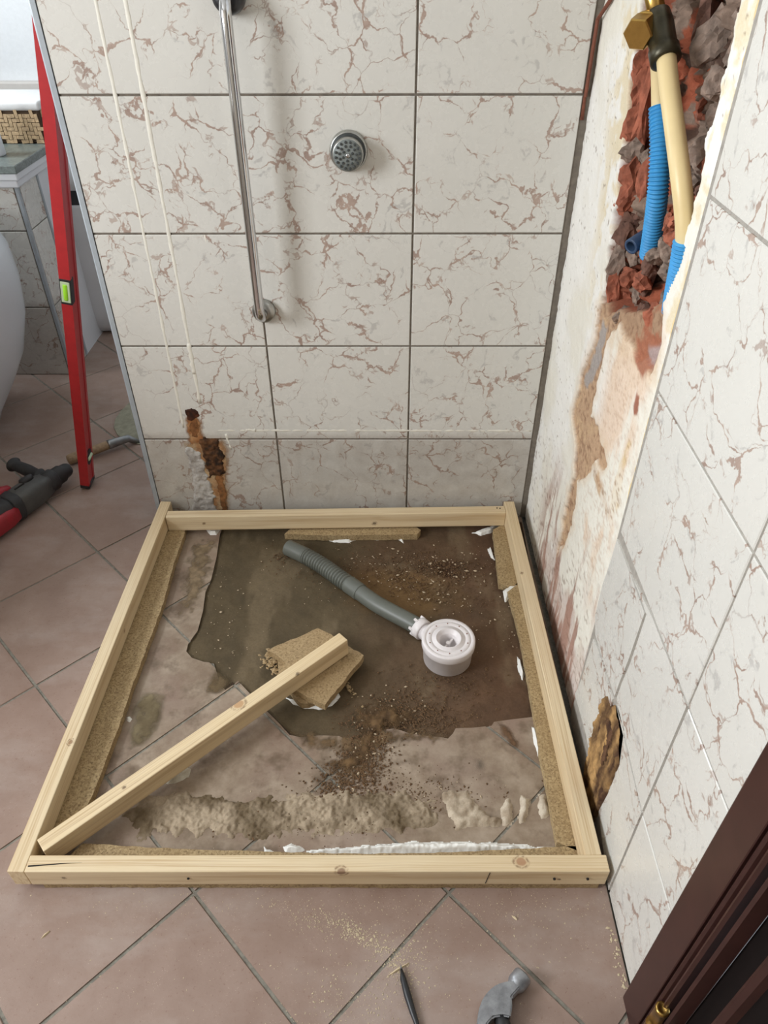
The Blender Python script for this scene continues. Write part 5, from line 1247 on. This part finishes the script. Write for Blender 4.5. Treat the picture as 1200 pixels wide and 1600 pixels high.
bp = [(-0.5023, 0.3604), (-0.5488, 0.3823), (-0.5817, 0.4121), (-0.6075, 0.4580), (-0.6182, 0.5093), (-0.6153, 0.5583), (-0.6004, 0.6217)] + [(-0.47, 0.62), (-0.40, 0.58), (-0.40, 0.44), (-0.44, 0.36)]
link('blade', poly_prism('blade', [(p[0] - tl.x, p[1] - tl.y) for p in bp], 0.0015, 0.0035, 'xy', 0.0005), 'trowel_blade', tw)

# ------------------------------------------------------------------ claw hammer
hm = empty('claw_hammer', (0.449, -1.165, 0.0), 'steel claw hammer head lying on the floor tiles near the door', 'hammer')
ha = (Vector((0.489, -1.127)) - Vector((0.449, -1.165))); ha.normalize()
rot = math.atan2(ha.y, ha.x)
link('face', lathe('face', [(0.0095, 0.0), (0.0092, 0.016), (0.0100, 0.022), (0.0135, 0.028), (0.0145, 0.031), (0.0145, 0.045), (0.0132, 0.0475)], 28, 'x'), 'steel_dark', hm, (0.006 * ha.x, 0.006 * ha.y, 0.0152), (0, 0, rot), True)
bpw = [(x - hm.location.x, y - hm.location.y) for x, y in [(0.4763, -1.1361), (0.4582, -1.1404), (0.4442, -1.1438), (0.4318, -1.1515), (0.4210, -1.1624), (0.4140, -1.1756), (0.4094, -1.1933), (0.4087, -1.2105), (0.4124, -1.2281), (0.4172, -1.2258), (0.4190, -1.2089), (0.4242, -1.1948), (0.4335, -1.1868), (0.4468, -1.1852), (0.4588, -1.1868), (0.4634, -1.1738), (0.4642, -1.1607), (0.4785, -1.1480)]]
me = poly_prism('claw', bpw, 0.003, 0.027, 'xy')
bm = bmesh.new(); bm.from_mesh(me)
bmesh.ops.bevel(bm, geom=list(bm.edges), offset=0.0022, segments=2, affect='EDGES')
bm.to_mesh(me); bm.free()
link('claw', me, 'steel_dark', hm, None, None, False)
hq = math.radians(-78)
hdv = Vector((math.cos(hq), math.sin(hq), 0))
link('handle', tube('handle', [Vector((-0.004, -0.012, 0.014)) + hdv * t for t in (0.0, 0.02, 0.045, 0.06, 0.10, 0.2, 0.26)], [0.011, 0.0115, 0.0105, 0.0125, 0.014, 0.0155, 0.0155], 18), 'black_rubber', hm, None, None, True)

# ------------------------------------------------------------------ slim black pointed tool
pp = [Vector((*q, 0.0055)) for q in [(0.3007, -1.1164), (0.3034, -1.1305), (0.3098, -1.1528), (0.3169, -1.1745), (0.3239, -1.1939)]]
pd = (pp[-1] - pp[-2])
pt = empty('pointed_tool', (pp[2].x, pp[2].y, 0.0), 'slim black pointed hand tool on the tiles beside the sawdust', 'tool')
pl_ = pp + [pp[-1] + pd * 1.5, pp[-1] + pd * 4]
link('barrel', tube('barrel', [p - pt.location for p in pl_], [0.0018, 0.0048, 0.0056, 0.0048, 0.0034, 0.004, 0.0045], 10), 'black_pen', pt, None, None, True)
link('tip', tube('tip', [pp[0] + (pp[0] - pp[1]) * 0.35 - pt.location, pp[0] - pt.location], [0.0006, 0.0018], 10), 'steel', pt)
